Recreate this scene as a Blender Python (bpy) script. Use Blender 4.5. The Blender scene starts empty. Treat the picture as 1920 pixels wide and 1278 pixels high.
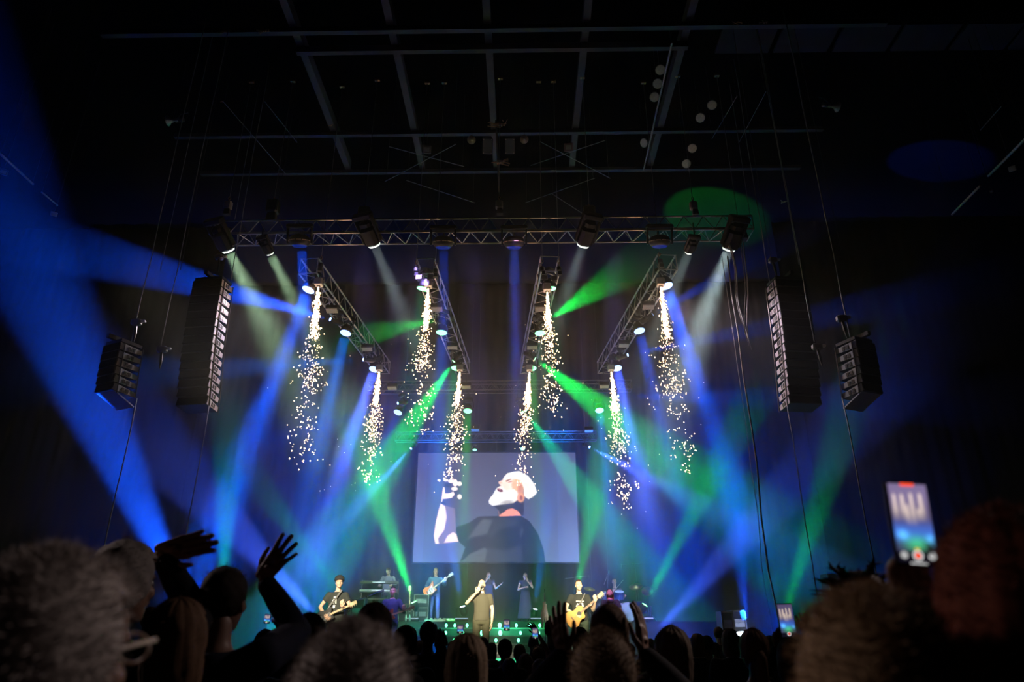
import bpy, bmesh, math, random
from mathutils import Vector, Matrix, Euler
R = math.radians
PI = math.pi
random.seed(7)
scene = bpy.context.scene
COL = scene.collection

# ------------------------------------------------------------------ camera
F = 1290.0                                   # focal length in pixels of the 1920 wide frame
CAM = Vector((0.94, 0.0, 1.75))
cam_d = bpy.data.cameras.new('camera')
cam = bpy.data.objects.new('camera', cam_d)
COL.objects.link(cam)
cam.location = CAM
cam.rotation_euler = (R(90 + 22.66), 0, R(1.02))
cam_d.sensor_width = 36.0
cam_d.lens = 36.0 * F / 1920.0
cam_d.clip_start = 0.05
cam_d.clip_end = 200
cam_d.dof.use_dof = True
cam_d.dof.focus_distance = 17.0
cam_d.dof.aperture_fstop = 2.2
scene.camera = cam
_CR = Euler(cam.rotation_euler).to_matrix()

def P(px, py, Y):
    """the world point at depth Y of the hall that the photograph shows at px, py"""
    d = _CR @ Vector(((px - 960) / F, -(py - 639) / F, -1.0))
    t = (Y - CAM.y) / d.y
    return CAM + d * t

def mpp(p):
    """metres per pixel at a world point"""
    return -(_CR.transposed() @ (p - CAM)).z / F

# ------------------------------------------------------------------ world, exposure
world = bpy.data.worlds.new('hall_darkness')
scene.world = world
world.use_nodes = True
world.node_tree.nodes['Background'].inputs[0].default_value = (0.15, 0.3, 1.0, 1)
world.node_tree.nodes['Background'].inputs[1].default_value = 0.0
vs = scene.view_settings
scene.display_settings.display_device = 'sRGB'
vs.view_transform = 'Standard'
vs.look = 'None'
vs.exposure = 0.0
vs.gamma = 1.0
vs.use_curve_mapping = False
cy = scene.cycles
cy.use_denoising = True
cy.denoiser = 'OPENIMAGEDENOISE'
cy.volume_bounces = 0
cy.max_bounces = 6
cy.diffuse_bounces = 2
cy.glossy_bounces = 2
cy.transparent_max_bounces = 24
cy.use_light_tree = True
cy.volume_step_rate = 1.0
cy.volume_max_steps = 64
cy.caustics_reflective = False
cy.caustics_refractive = False
# ------------------------------------------------------------------ stage light beams
BLUE = (0.004, 0.075, 1.0)
AZUR = (0.002, 0.16, 1.0)
VIOL = (0.05, 0.11, 1.0)
GREEN = (0.0, 1.0, 0.07)
TEAL = (0.0, 0.7, 0.25)
WHITE = (0.6, 1.0, 0.58)
COOL = (0.7, 0.95, 0.95)
SPOT_POS = []

def spot(name, src, dst, wpx, col, power, blend=0.35, rad=0.09, smooth=0.15, k=1.0):
    """a spotlight from src to dst (world points); wpx = width in pixels of its beam at dst"""
    d = dst - src
    half = math.atan((wpx * mpp(dst) / 2) / d.length)
    l = bpy.data.lights.new(name, 'SPOT')
    l.color = col
    l.energy = power
    l.spot_size = max(R(1.2), 2 * half)
    l.spot_blend = blend
    l.shadow_soft_size = rad
    l.use_nodes = True
    nt = l.node_tree
    em = nt.nodes['Emission']
    fo = nt.nodes.new('ShaderNodeLightFalloff')
    fo.inputs['Strength'].default_value = 1.0
    fo.inputs['Smooth'].default_value = smooth
    nt.links.new(fo.outputs['Quadratic'], em.inputs['Strength'])
    o = bpy.data.objects.new(name, l)
    COL.objects.link(o)
    o.location = src
    o.rotation_euler = d.to_track_quat('-Z', 'Y').to_euler()
    return o

def lens_beam(name, src, dst, wpx, col, power, r):
    """a collimated lamp: a round lens of radius r whose beam widens from the lens to wpx pixels at dst"""
    d = dst - src
    half = math.atan(max(.02, wpx * mpp(dst) / 2 - r * .5) / d.length)
    l = bpy.data.lights.new(name, 'AREA')
    l.shape = 'DISK'; l.size = 2 * r
    l.color = col
    l.spread = max(R(2.5), 2 * half * .95)
    l.energy = power * half * half * AREA_K
    o = bpy.data.objects.new(name, l)
    COL.objects.link(o)
    o.location = src
    o.rotation_euler = d.to_track_quat('-Z', 'Y').to_euler()
    return o
AREA_K = 0.25

# source px, py, depth;  target px, py, depth;  beam width in px at the target; colour; power
BEAMS = [
 # from the floor, standing on stage and deck
 ((1210,1132,23.0),(1370, 830,27.5), 66,GREEN,2400),
 (( 775,1127,23.6),( 697, 890,27), 58,GREEN,3600),
 (( 867,1135,23.5),( 815, 850,26.5), 62,AZUR,2200),
 ((1003,1140,23.5),(1045, 830,26.5), 62,AZUR,2200),
 ((1078,1120,24.0),(1118, 930,26.5), 50,GREEN,1300),
 (( 640,1112,23.0),( 490, 915,27.5), 55,GREEN,800),
 (( 600,1160,21.0),( 450,1000,20), 65,VIOL,1500),
 ((1225,1190,21.0),(1400,1000,20), 65,VIOL,1500),
 ((1400,1180,18.0),(1352, 800,24),100,BLUE,4200),
 ((1462,1180,18.0),(1600, 740,22), 90,GREEN,1100),
 (( 416,1150,18.0),( 432, 780,25), 80,TEAL,2600),
 (( 372,1190,18.0),(  90, 560,11.5),170,BLUE,7500),
 # from the four long trusses
 (( 578, 545,15.5),( 405,1000,17),120,BLUE,5200),
 (( 648, 626,18.2),( 570, 950,19),80,AZUR,1500),
 (( 701, 694,21.0),( 590,1030,21),90,VIOL,3200),
 (( 746, 775,24.3),( 640,1000,24),50,BLUE,1300),
 (( 793, 543,15.5),( 745, 850,18),80,TEAL,300),
 (( 828, 625,18.2),( 812, 950,20),60,AZUR,900),
 (( 855, 692,21.0),( 815, 950,22),60,TEAL,600),
 (( 877, 771,24.3),( 870, 950,24.5),40,GREEN,700),
 ((1031, 543,15.5),(1060, 850,18),55,TEAL,180),
 ((1013, 625,18.2),(1040, 950,20),55,TEAL,220),
 (( 997, 692,21.0),(1010, 950,22),50,GREEN,600),
 ((1250, 538,15.5),(1385, 950,17),90,BLUE,5000),
 ((1199, 622,18.2),(1262, 880,19),50,BLUE,1500),
 ((1157, 691,21.0),(1210, 950,21),80,VIOL,2200),
 ((1124, 771,24.3),(1150,1000,24),50,BLUE,1400),
 # small sharp heads throwing sideways and upwards
 (( 618, 598,17.3),(   0, 430,13),140,BLUE,5500),
 (( 680, 674,20.0),( 330, 697,18),65,AZUR,1000),
 (( 745, 756,23.3),( 330, 880,21),75,BLUE,700),
 (( 770, 841,26.6),( 590,1035,25),50,VIOL,2600),
 (( 818, 600,17.3),( 660, 632,24),62,GREEN,1300),
 (( 850, 678,20.0),( 730, 860,21),70,GREEN,1200),
 ((1030, 598,17.3),(1230, 470,21),110,GREEN,1700),
 ((1004, 673,20.0),(1140, 775,21),62,GREEN,1300),
 (( 985, 770,23.3),(1100, 930,25),62,TEAL,2300),
 ((1224, 589,17.3),(1480, 450,18.6),60,BLUE,1500),
 ((1178, 665,20.0),(1500, 600,18),50,BLUE,1100),
 ((1160, 742,23.3),(1500, 748,20),60,BLUE,1200),
 ((1106, 838,26.6),(1330, 955,24),50,VIOL,2600),
 # profile lamps and washes on the front truss
 (( 430, 472,15.0),( 515, 640,17),95,WHITE,300),
 (( 508, 478,15.0),( 590, 640,17),65,WHITE,300),
 (( 703, 462,15.0),( 770, 620,17),62,COOL,190),
 ((1092, 462,15.0),(1038, 620,17),62,COOL,110),
 ((1290, 475,15.0),(1240, 600,17),50,COOL,120),
 ((1365, 470,15.0),(1300, 650,17),90,COOL,300),
 (( 566, 468,15.0),( 572, 620,15.5),30,BLUE,700),
 (( 832, 468,15.0),( 832, 700,18),34,BLUE,1000),
 (( 965, 468,15.0),( 966, 720,18),34,BLUE,1000),
]
SMALL_SRC = [B[0] for B in BEAMS if B[0] in ((618,598,17.3),(680,674,20.0),(745,756,23.3),(770,841,26.6),(818,600,17.3),(850,678,20.0),(1030,598,17.3),(1004,673,20.0),(985,770,23.3),(1224,589,17.3),(1178,665,20.0),(1160,742,23.3),(1106,838,26.6))]
for s, t, w, c, p in BEAMS:
    a_, b_ = P(*s), P(*t)
    small = s in SMALL_SRC
    k = p * 20 * (1.5 if c == GREEN and s[1] > 1000 else 1.8 if c == GREEN and small else 1.3 if c == VIOL else 1.15 if c in (WHITE, COOL) else 2.6 if c == BLUE and s[1] < 480 else 1)
    u_ = (b_ - a_).normalized()
    if small or s[1] > 1000:
        spot('beam_light', a_ + u_ * (.07 if small else .15), b_, w, c, k, .35, .05 if small else .09)
    else:
        lens_beam('beam_light', a_ + u_ * (.05 if s[1] < 480 else .13), b_, w, c, k, .12 if s[1] < 480 else .11 if s[1] > 1000 else .15)

# theatrical haze hanging in the hall: dense low over the stage, thinning upwards and sideways, drifting in wisps
def haze():
    bm = bmesh.new()
    bmesh.ops.create_cube(bm, size=1)
    bmesh.ops.scale(bm, vec=(40, 22, 15), verts=bm.verts)
    me = bpy.data.meshes.new('haze'); bm.to_mesh(me); bm.free()
    o = bpy.data.objects.new('haze', me); COL.objects.link(o)
    o.location = (0, 18.1, 7.5)
    m = bpy.data.materials.new('haze'); m.use_nodes = True
    nt = m.node_tree; nt.nodes.clear()
    N = nt.nodes.new; Lk = nt.links.new
    out = N('ShaderNodeOutputMaterial')
    vsn = N('ShaderNodeVolumeScatter')
    vsn.inputs['Anisotropy'].default_value = 0.2
    tc = N('ShaderNodeTexCoord')
    n1 = N('ShaderNodeTexNoise'); n1.inputs['Scale'].default_value = .32; n1.inputs['Detail'].default_value = 3; n1.inputs['Distortion'].default_value = .6
    Lk(tc.outputs['Object'], n1.inputs['Vector'])
    r1 = N('ShaderNodeMapRange'); r1.inputs['From Min'].default_value = .36; r1.inputs['From Max'].default_value = .66; r1.inputs['To Min'].default_value = .35; r1.inputs['To Max'].default_value = 1.7
    Lk(n1.outputs['Fac'], r1.inputs['Value'])
    sp = N('ShaderNodeSeparateXYZ'); Lk(tc.outputs['Object'], sp.inputs[0])
    rz = N('ShaderNodeMapRange'); rz.interpolation_type = 'SMOOTHSTEP'
    rz.inputs['From Min'].default_value = 5.6; rz.inputs['From Max'].default_value = 1.2; rz.inputs['To Min'].default_value = 0.04; rz.inputs['To Max'].default_value = 1.0
    Lk(sp.outputs['Z'], rz.inputs['Value'])
    ab = N('ShaderNodeMath'); ab.operation = 'ABSOLUTE'; Lk(sp.outputs['X'], ab.inputs[0])
    rx = N('ShaderNodeMapRange'); rx.interpolation_type = 'SMOOTHSTEP'
    rx.inputs['From Min'].default_value = 14; rx.inputs['From Max'].default_value = 4.5; rx.inputs['To Min'].default_value = 0.0; rx.inputs['To Max'].default_value = 1.0
    Lk(ab.outputs[0], rx.inputs['Value'])
    a = N('ShaderNodeMath'); a.operation = 'MULTIPLY'; Lk(r1.outputs[0], a.inputs[0]); Lk(rz.outputs[0], a.inputs[1])
    b = N('ShaderNodeMath'); b.operation = 'MULTIPLY'; Lk(a.outputs[0], b.inputs[0]); Lk(rx.outputs[0], b.inputs[1])
    ry = N('ShaderNodeMapRange'); ry.interpolation_type = 'SMOOTHSTEP'
    ry.inputs['From Min'].default_value = -9.5; ry.inputs['From Max'].default_value = -2.0; ry.inputs['To Min'].default_value = 0.22; ry.inputs['To Max'].default_value = 1.0
    Lk(sp.outputs['Y'], ry.inputs['Value'])
    b2 = N('ShaderNodeMath'); b2.operation = 'MULTIPLY'; Lk(b.outputs[0], b2.inputs[0]); Lk(ry.outputs[0], b2.inputs[1]); b = b2
    c = N('ShaderNodeMath'); c.operation = 'MULTIPLY'; Lk(b.outputs[0], c.inputs[0]); c.inputs[1].default_value = HAZE
    Lk(c.outputs[0], vsn.inputs['Density'])
    Lk(vsn.outputs[0], out.inputs['Volume'])
    me.materials.append(m)
    o['kind'] = 'stuff'; o['label'] = 'thin theatrical haze drifting through the beams over the stage'; o['category'] = 'haze'
HAZE = 0.031
haze()
# blue floor wash lighting the haze and the foot of the curtain, from the back of the stage
for x, y0, pw, c in ((-13, 25, 8000, BLUE), (13, 25, 8000, BLUE), (-9.5, 26, 13000, BLUE), (-6, 27.5, 18000, BLUE), (-3, 28.2, 9500, (.006, .13, 1)), (0, 28.4, 2500, (.01, .2, .9)), (3.2, 28.2, 9500, (.006, .13, 1)), (6.5, 27.5, 18000, BLUE), (10, 26, 13000, BLUE)):
    spot('floor_wash', Vector((x, y0 - 2.5, 2.1)), Vector((x * 1.05, y0 + 1, 8.0)), 640, c, pw, 1.0, .3, 6.0)

# added unseen spots in mid-air, giving the hair of the audience a lit rim
for x, pw in ((-8.5, 950), (8, 800)):
    spot('crowd_rim_fill', Vector((x, 6.9, 6.6)), Vector((x * .2, 2.0, 1.7)), 3400, (1, .78, .74), pw, .8, .3, 0.0)
# added fill spots without fixtures, brightening the flanks of the line arrays
for src, dst, pw, c, w in ((P(600, 560, 16), P(425, 650, 14.2), 500, (1, .85, .95), 260), (P(1215, 560, 16), P(1450, 650, 14.2), 500, (1, .82, .95), 260), (P(1240, 560, 16), P(1580, 700, 12.6), 160, (.8, .9, 1), 140), (P(578, 560, 16), P(250, 700, 12.6), 160, (.4, .7, 1), 140)):
    spot('array_fill', src, dst, w, c, pw, .8, .15, 0.0)
# ------------------------------------------------------------------ materials
MATS = {}
def mat(name, col, rough=0.6, metal=0.0, noise=0.0, nscale=20.0, emit=0.0, ecol=None, bump=0.0, spec=0.5):
    if name in MATS:
        return MATS[name]
    m = bpy.data.materials.new(name)
    m.use_nodes = True
    nt = m.node_tree
    b = nt.nodes['Principled BSDF']
    b.inputs['Base Color'].default_value = (*col, 1)
    b.inputs['Roughness'].default_value = rough
    b.inputs['Metallic'].default_value = metal
    b.inputs['Specular IOR Level'].default_value = spec
    if noise or bump:
        tc = nt.nodes.new('ShaderNodeTexCoord')
        n = nt.nodes.new('ShaderNodeTexNoise')
        n.inputs['Scale'].default_value = nscale
        n.inputs['Detail'].default_value = 4
        nt.links.new(tc.outputs['Object'], n.inputs['Vector'])
        if noise:
            mx = nt.nodes.new('ShaderNodeMix'); mx.data_type = 'RGBA'
            mx.inputs['A'].default_value = (*[c * (1 - noise) for c in col], 1)
            mx.inputs['B'].default_value = (*[min(1, c * (1 + noise)) for c in col], 1)
            nt.links.new(n.outputs['Fac'], mx.inputs['Factor'])
            nt.links.new(mx.outputs['Result'], b.inputs['Base Color'])
        if bump:
            bp = nt.nodes.new('ShaderNodeBump')
            bp.inputs['Strength'].default_value = bump
            bp.inputs['Distance'].default_value = 0.02
            nt.links.new(n.outputs['Fac'], bp.inputs['Height'])
            nt.links.new(bp.outputs['Normal'], b.inputs['Normal'])
    if emit:
        b.inputs['Emission Color'].default_value = (*(ecol or col), 1)
        b.inputs['Emission Strength'].default_value = emit
        m.cycles.emission_sampling = 'NONE'
    MATS[name] = m
    return m

ALU = mat('scratched_aluminium', (0.55, 0.52, 0.5), 0.35, 0.9, 0.15, 30)
DALU = mat('dark_aluminium', (0.16, 0.15, 0.15), 0.45, 0.7, 0.1, 30)
BLACK = mat('black_paint', (0.012, 0.012, 0.013), 0.5, 0, 0.2, 15)
BLACK2 = mat('black_plastic', (0.02, 0.02, 0.022), 0.35)
GREY = mat('grey_paint', (0.3, 0.29, 0.3), 0.6, 0, 0.12, 12)
PALE = mat('pale_lens', (0.75, 0.7, 0.66), 0.4, 0, 0.1, 40)
RUBBER = mat('rubber_cable', (0.05, 0.05, 0.055), 0.6)
STEELW = mat('steel_wire', (0.5, 0.5, 0.5), 0.4, 0.6)
CHROME = mat('chrome', (0.8, 0.8, 0.85), 0.2, 1.0)
WOOD = mat('amber_wood', (0.85, 0.42, 0.08), 0.35, 0, 0.12, 8)
REDWOOD = mat('red_brown_wood', (0.45, 0.1, 0.05), 0.35, 0, 0.15, 8)
WHITEP = mat('white_plastic', (0.8, 0.8, 0.8), 0.4)
E_BLUE = mat('blue_lamp_glass', (0.2, 0.3, 1), 0.3, emit=3.2, ecol=(0.3, 0.45, 1.0))
E_GREEN = mat('green_lamp_glass', (0.2, 1, 0.4), 0.3, emit=3, ecol=(0.25, 1.0, 0.45))
E_WHITE = mat('white_lamp_glass', (1, 1, 1), 0.3, emit=1.6, ecol=(0.85, 0.95, 0.85))
E_SMALLB = mat('small_blue_lamp_glass', (0.2, 0.4, 1), 0.3, emit=5, ecol=(0.3, 0.5, 1.0))
E_SMALLG = mat('small_green_lamp_glass', (0.2, 1, 0.4), 0.3, emit=5, ecol=(0.25, 1.0, 0.35))

# ------------------------------------------------------------------ mesh collector
class MB:
    def __init__(s):
        s.v = []; s.f = []; s.mi = []
    def add(s, vs, fs, m=0, M=None):
        o = len(s.v)
        if M is not None:
            vs = [M @ Vector(v) for v in vs]
        s.v += [tuple(v) for v in vs]
        s.f += [tuple(i + o for i in f) for f in fs]
        s.mi += [m] * len(fs)
        return s
    def box(s, c, size, rot=None, m=0, taper=1.0, bev=0.0):
        x, y, z = [q / 2 for q in size]
        if bev > 0:                      # chamfered box: octagonal plan, lofted
            b = min(bev, x * .9, y * .9, z * .9)
            def ring(zz, ins):
                X, Y = x - ins, y - ins
                return [(-X + b, -Y, zz), (X - b, -Y, zz), (X, -Y + b, zz), (X, Y - b, zz),
                        (X - b, Y, zz), (-X + b, Y, zz), (-X, Y - b, zz), (-X, -Y + b, zz)]
            rs = [ring(-z, b), ring(-z + b, 0), ring(z - b, 0), ring(z, b)]
            vs = [p for r in rs for p in r]
            fs = [tuple(range(7, -1, -1)), tuple(range(24, 32))]
            for k in range(3):
                for i in range(8):
                    j = (i + 1) % 8
                    fs.append((k * 8 + i, k * 8 + j, k * 8 + 8 + j, k * 8 + 8 + i))
        else:
            t = taper
            vs = [(-x, -y, -z), (x, -y, -z), (x, y, -z), (-x, y, -z),
                  (-x * t, -y * t, z), (x * t, -y * t, z), (x * t, y * t, z), (-x * t, y * t, z)]
            fs = [(0, 3, 2, 1), (4, 5, 6, 7), (0, 1, 5, 4), (1, 2, 6, 5), (2, 3, 7, 6), (3, 0, 4, 7)]
        M = Matrix.Translation(Vector(c)) @ (rot.to_4x4() if rot is not None else Matrix.Identity(4))
        return s.add(vs, fs, m, M)
    def tube(s, pts, r, n=6, m=0, cap=True):
        pts = [Vector(p) for p in pts]
        if not isinstance(r, (list, tuple)): r = [r] * len(pts)
        vs = []; fs = []
        up = None
        for i, p in enumerate(pts):
            a = pts[max(0, i - 1)]; b = pts[min(len(pts) - 1, i + 1)]
            t = (b - a).normalized()
            if up is None:
                up = t.orthogonal().normalized()
            up = (up - t * up.dot(t))
            up = up.normalized() if up.length > 1e-6 else t.orthogonal().normalized()
            w = t.cross(up)
            for k in range(n):
                an = 2 * PI * k / n
                vs.append(p + (up * math.cos(an) + w * math.sin(an)) * r[i])
        for i in range(len(pts) - 1):
            for k in range(n):
                j = (k + 1) % n
                fs.append((i * n + k, i * n + j, i * n + n + j, i * n + n + k))
        if cap:
            fs.append(tuple(range(n - 1, -1, -1)))
            fs.append(tuple(range((len(pts) - 1) * n, len(pts) * n)))
        return s.add(vs, fs, m)
    def capsule(s, a, b, ra, rb, n=10, m=0):
        a = Vector(a); b = Vector(b); d = (b - a)
        t = d.normalized() if d.length > 1e-6 else Vector((0, 0, 1))
        pts = []; rr = []
        for q in (-1, -.8, -.45, 0):
            pts.append(a + t * ra * q); rr.append(max(ra * math.sqrt(max(0, 1 - q * q)), ra * .08))
        for q in (0, .45, .8, 1):
            pts.append(b + t * rb * q); rr.append(max(rb * math.sqrt(max(0, 1 - q * q)), rb * .08))
        return s.tube(pts, rr, n, m)
    def lathe(s, prof, n=16, M=None, m=0):
        """prof = [(radius, z)] bottom to top"""
        vs = []; fs = []
        for r, z in prof:
            for k in range(n):
                a = 2 * PI * k / n
                vs.append((r * math.cos(a), r * math.sin(a), z))
        for i in range(len(prof) - 1):
            for k in range(n):
                j = (k + 1) % n
                fs.append((i * n + k, i * n + j, i * n + n + j, i * n + n + k))
        fs.append(tuple(range(n - 1, -1, -1)))
        fs.append(tuple(range((len(prof) - 1) * n, len(prof) * n)))
        return s.add(vs, fs, m, M)
    def ell(s, c, r, n=14, k=9, M=None, m=0, rot=None):
        prof = []
        for i in range(k + 1):
            a = -PI / 2 + PI * i / k
            prof.append((max(math.cos(a), .02), math.sin(a)))
        T = Matrix.Translation(Vector(c)) @ (rot.to_4x4() if rot is not None else Matrix.Identity(4)) @ Matrix.Diagonal((*r, 1))
        if M is not None: T = M @ T
        return s.lathe(prof, n, T, m)
    def prism(s, outline, z0, z1, M=None, m=0):
        n = len(outline)
        vs = [(x, y, z0) for x, y in outline] + [(x, y, z1) for x, y in outline]
        fs = [tuple(range(n - 1, -1, -1)), tuple(range(n, 2 * n))]
        for i in range(n):
            j = (i + 1) % n
            fs.append((i, j, n + j, n + i))
        return s.add(vs, fs, m, M)
    def mesh(s, name, mats, smooth=False):
        me = bpy.data.meshes.new(name)
        me.from_pydata(s.v, [], s.f)
        for mm in (mats if isinstance(mats, (list, tuple)) else [mats]):
            me.materials.append(mm)
        if len(me.materials) > 1:
            me.polygons.foreach_set('material_index', s.mi)
        if smooth:
            me.polygons.foreach_set('use_smooth', [True] * len(me.polygons))
        me.update()
        return me
    def build(s, name, mats, parent=None, smooth=False, world=False, loc=None, kind=None):
        """world=True: the collected points are world points, parent is an Empty without rotation"""
        if world:
            off = Vector((0, 0, 0)); p = parent
            while p is not None:
                off += p.location; p = p.parent
            if parent is None and s.v:      # a thing of one mesh: origin at its base centre
                xs = [v[0] for v in s.v]; ys = [v[1] for v in s.v]; zs = [v[2] for v in s.v]
                loc = Vector(((min(xs) + max(xs)) / 2, (min(ys) + max(ys)) / 2, min(zs)))
                off = loc
            s.v = [(v[0] - off.x, v[1] - off.y, v[2] - off.z) for v in s.v]
        return link(name, s.mesh(name, mats, smooth), parent, loc, kind)

def link(name, data, parent=None, loc=None, kind=None):
    o = bpy.data.objects.new(name, data)
    COL.objects.link(o)
    o.parent = parent
    if loc is not None: o.location = loc
    if kind: o['kind'] = kind
    return o

def tag(o, label, cat, group=None, kind=None):
    if label: o['label'] = label
    if cat: o['category'] = cat
    if group: o['group'] = group
    if kind: o['kind'] = kind
    return o

def thing(name, label, cat, loc=(0, 0, 0), rotz=0.0, group=None):
    o = bpy.data.objects.new(name, None); COL.objects.link(o)
    o.empty_display_size = 0.1
    o.location = loc; o.rotation_euler = (0, 0, rotz)
    return tag(o, label, cat, group)

def dup(root, loc, rot=None, label=None, group=None, cat=None, scale=None):
    def cp(o, par):
        c = o.copy(); COL.objects.link(c); c.parent = par
        for ch in o.children: cp(ch, c)
        return c
    r = cp(root, None)
    r.location = loc
    if rot is not None: r.rotation_euler = rot
    if scale is not None: r.scale = scale
    if label: r['label'] = label
    if group: r['group'] = group
    return r

_unit = {}
def rod(name, a, b, r, m, parent=None, n=6, world=True):
    """a round bar between two points; all bars of one material share one mesh"""
    key = (m.name, n)
    if key not in _unit:
        mb = MB(); mb.lathe([(1, 0), (1, 1)], n)
        _unit[key] = mb.mesh(name, m, n > 8)
    a = Vector(a); b = Vector(b)
    if world and parent is not None:
        off = Vector((0, 0, 0)); p = parent
        while p is not None:
            off += p.location; p = p.parent
        a = a - off; b = b - off
    o = bpy.data.objects.new(name, _unit[key]); COL.objects.link(o)
    o.parent = parent
    o.location = a
    o.rotation_euler = (b - a).to_track_quat('Z', 'Y').to_euler()
    o.scale = (r, r, (b - a).length)
    return o

def structure(name, mb, m, parent=None, smooth=False):
    return mb.build(name, m, parent, smooth, kind=None if parent else 'structure')
# ------------------------------------------------------------------ the hall
CURT = mat('black_stage_curtain', (0.0018, 0.0018, 0.002), 0.95, 0, 0.0, 3, spec=0.0)
WALLM = mat('dark_hall_wall', (0.004, 0.004, 0.0045), 0.85, 0, 0.3, 1.5, spec=0.0)
CEILM = mat('dark_roof_deck', (0.003, 0.003, 0.0035), 0.9, 0, 0.3, 1.5, spec=0.0)
BEAMM = mat('grey_painted_steel', (0.13, 0.12, 0.13), 0.8, 0.0, 0.2, 4, spec=.1)
FLOORM = mat('hall_floor', (0.03, 0.03, 0.032), 0.5, 0, 0.3, 3)
DECKM = mat('black_stage_deck', (0.03, 0.032, 0.036), 0.35, 0, 0.3, 5)
RISERM = mat('riser_fascia_cloth', (0.03, 0.04, 0.055), 0.7, 0, 0.2, 6)

m = MB(); m.box((0, 12, -0.1), (46, 36, 0.2)); structure('floor', m, FLOORM)
m = MB(); m.box((0, 12, 17.2), (46, 36, 0.2)); structure('ceiling', m, CEILM)
m = MB(); m.box((-22.9, 12, 8.6), (0.2, 36, 17)); structure('wall_left', m, WALLM)
m = MB(); m.box((22.9, 12, 8.6), (0.2, 36, 17)); structure('wall_right', m, WALLM)
m = MB(); m.box((0, 30.1, 8.6), (46, 0.2, 17)); structure('wall_back', m, WALLM)

def curtain(name, x0, x1, y, z0, z1, label, folds=0.45, amp=0.03):
    mb = MB(); n = int((x1 - x0) / folds * 8); vs = []; fs = []
    for i in range(n + 1):
        x = x0 + (x1 - x0) * i / n
        dy = amp * math.sin(i * PI / 4) + 0.05 * math.sin(i * .37)
        vs += [(x, y + dy, z0), (x, y + dy * .8, z1)]
    for i in range(n):
        fs.append((2 * i, 2 * i + 2, 2 * i + 3, 2 * i + 1))
    mb.add(vs, fs)
    o = mb.build(name, CURT, None, True, world=True)
    sol = o.modifiers.new('thickness', 'SOLIDIFY'); sol.thickness = 0.01
    return tag(o, label, 'curtain')
curtain('stage_curtain', -15, 15, 29.2, 1.0, 16.9, 'tall black pleated curtain hanging across the back of the stage behind the video screen')
curtain('side_curtain', -22, -11, 24.0, 0.0, 16.9, 'dark pleated curtain hanging at the far left beyond the line arrays')
curtain('side_curtain', 11, 22, 24.0, 0.0, 16.9, 'dark pleated curtain hanging at the far right beyond the line arrays')

# roof steel: long beams running to the back and cross beams, in two lengths each
for k, X in enumerate((-4.9, -2.4, 0.08, 2.6, 5.2)):
    m = MB(); m.box((X, 12.5, 16.15), (0.17, 13, 0.34)); structure('trim_%d' % (k + 1), m, BEAMM)
    m = MB(); m.box((X, 12.5, 15.97), (0.19, 13, 0.03)); o = structure('beam_flange', m, BEAMM, bpy.data.objects['trim_%d' % (k + 1)])
for k, (Y, h) in enumerate(((13.1, .16), (13.75, .2), (17.1, .12), (19.0, .12), (9.0, .3))):
    m = MB(); m.box((0.15, Y, 15.85), (10.3 if h == .2 else 20, 0.13, h)); structure('trim_%d' % (k + 10), m, BEAMM if k == 1 else mat('dim_steel', (.07, .065, .075), .6))  # faintness of the other cross beams is put into a darker steel copy
# deep roof panels to the right of the beams
for k in range(7):
    m = MB(); m.box((7.0 + k * 1.6, 14.1, 16.4), (1.45, 0.9, 0.08)); structure('trim_%d' % (k + 15), m, mat('roof_panel', (0.05, 0.045, 0.06), .8, 0, .3, 2, spec=0.0))

# stage deck, riser and steps
m = MB(); m.box((0, 22.2, 0.5), (18, 15.4, 1.0)); structure('stage_floor', m, DECKM)
m = MB(); m.box((0, 14.46, 0.5), (18, 0.06, 0.98)); structure('trim_30', m, mat('stage_skirt', (.02, .02, .022), .9))
RZ = 1.95
m = MB(); m.box((0.2, 26.2, (1 + RZ) / 2), (14.6, 6.2, RZ - 1)); structure('riser_floor', m, DECKM)
m = MB(); m.box((0.2, 23.06, (1 + RZ) / 2 - .02), (14.6, 0.06, RZ - 1.06)); structure('trim_31', m, RISERM)
st = thing('stage_steps', 'dark central stage steps studded with glowing green bulbs behind the lead singer', 'steps', (0.5, 22, 1.0))
for k in range(4):
    z1 = RZ - 0.21 * (k + 1); y1 = 23.0 - 0.5 * k
    m = MB(); m.box((0.5, y1 - .26, (1 + z1) / 2), (5.6, 0.5, z1 - 1)); m.build('step', RISERM, st, world=True)
    m = MB(); m.box((0.5, y1 - .5, z1 + .012), (5.6, 0.05, 0.03)); m.build('nosing', GREY, st, world=True)
GLOB = mat('green_bulb', (.1, 1, .4), .3, emit=7, ecol=(.12, 1.0, .42))
rows = [(1172, 22.97, (837, 853, 876, 904, 937, 968, 994, 1012, 1040)), (1186, 22.4, (836, 868, 904, 938, 976, 1010)), (1200, 21.95, (820, 852, 888, 930, 972, 1006))]
rown = ('top', 'middle', 'lowest')
bulb0 = None
for ri, (py, Y, xs) in enumerate(rows):
    for i, px in enumerate(xs):
        p = P(px, py, Y)
        big = px in (904, 937, 938)
        lab = 'glowing green bulb on the %s row of the stage steps, %s from the left' % (rown[ri], ('first', 'second', 'third', 'fourth', 'fifth', 'sixth', 'seventh', 'eighth', 'ninth')[i])
        if bulb0 is None:
            bulb0 = thing('step_lamp', lab, 'lamp', p, 0, 'green bulbs on the stage steps')
            m = MB(); m.ell((0, -.045, 0), (.042, .042, .055), 10, 7); m.build('bulb', GLOB, bulb0, True)
            m = MB(); m.lathe([(.03, .0), (.036, .03), (.02, .045)], 10, Matrix.Translation((0, .0, 0)) @ Matrix.Rotation(PI / 2, 4, 'X')); m.build('socket', BLACK2, bulb0)
        else:
            dup(bulb0, p, label=lab, scale=(1.4,) * 3 if big else None)
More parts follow.
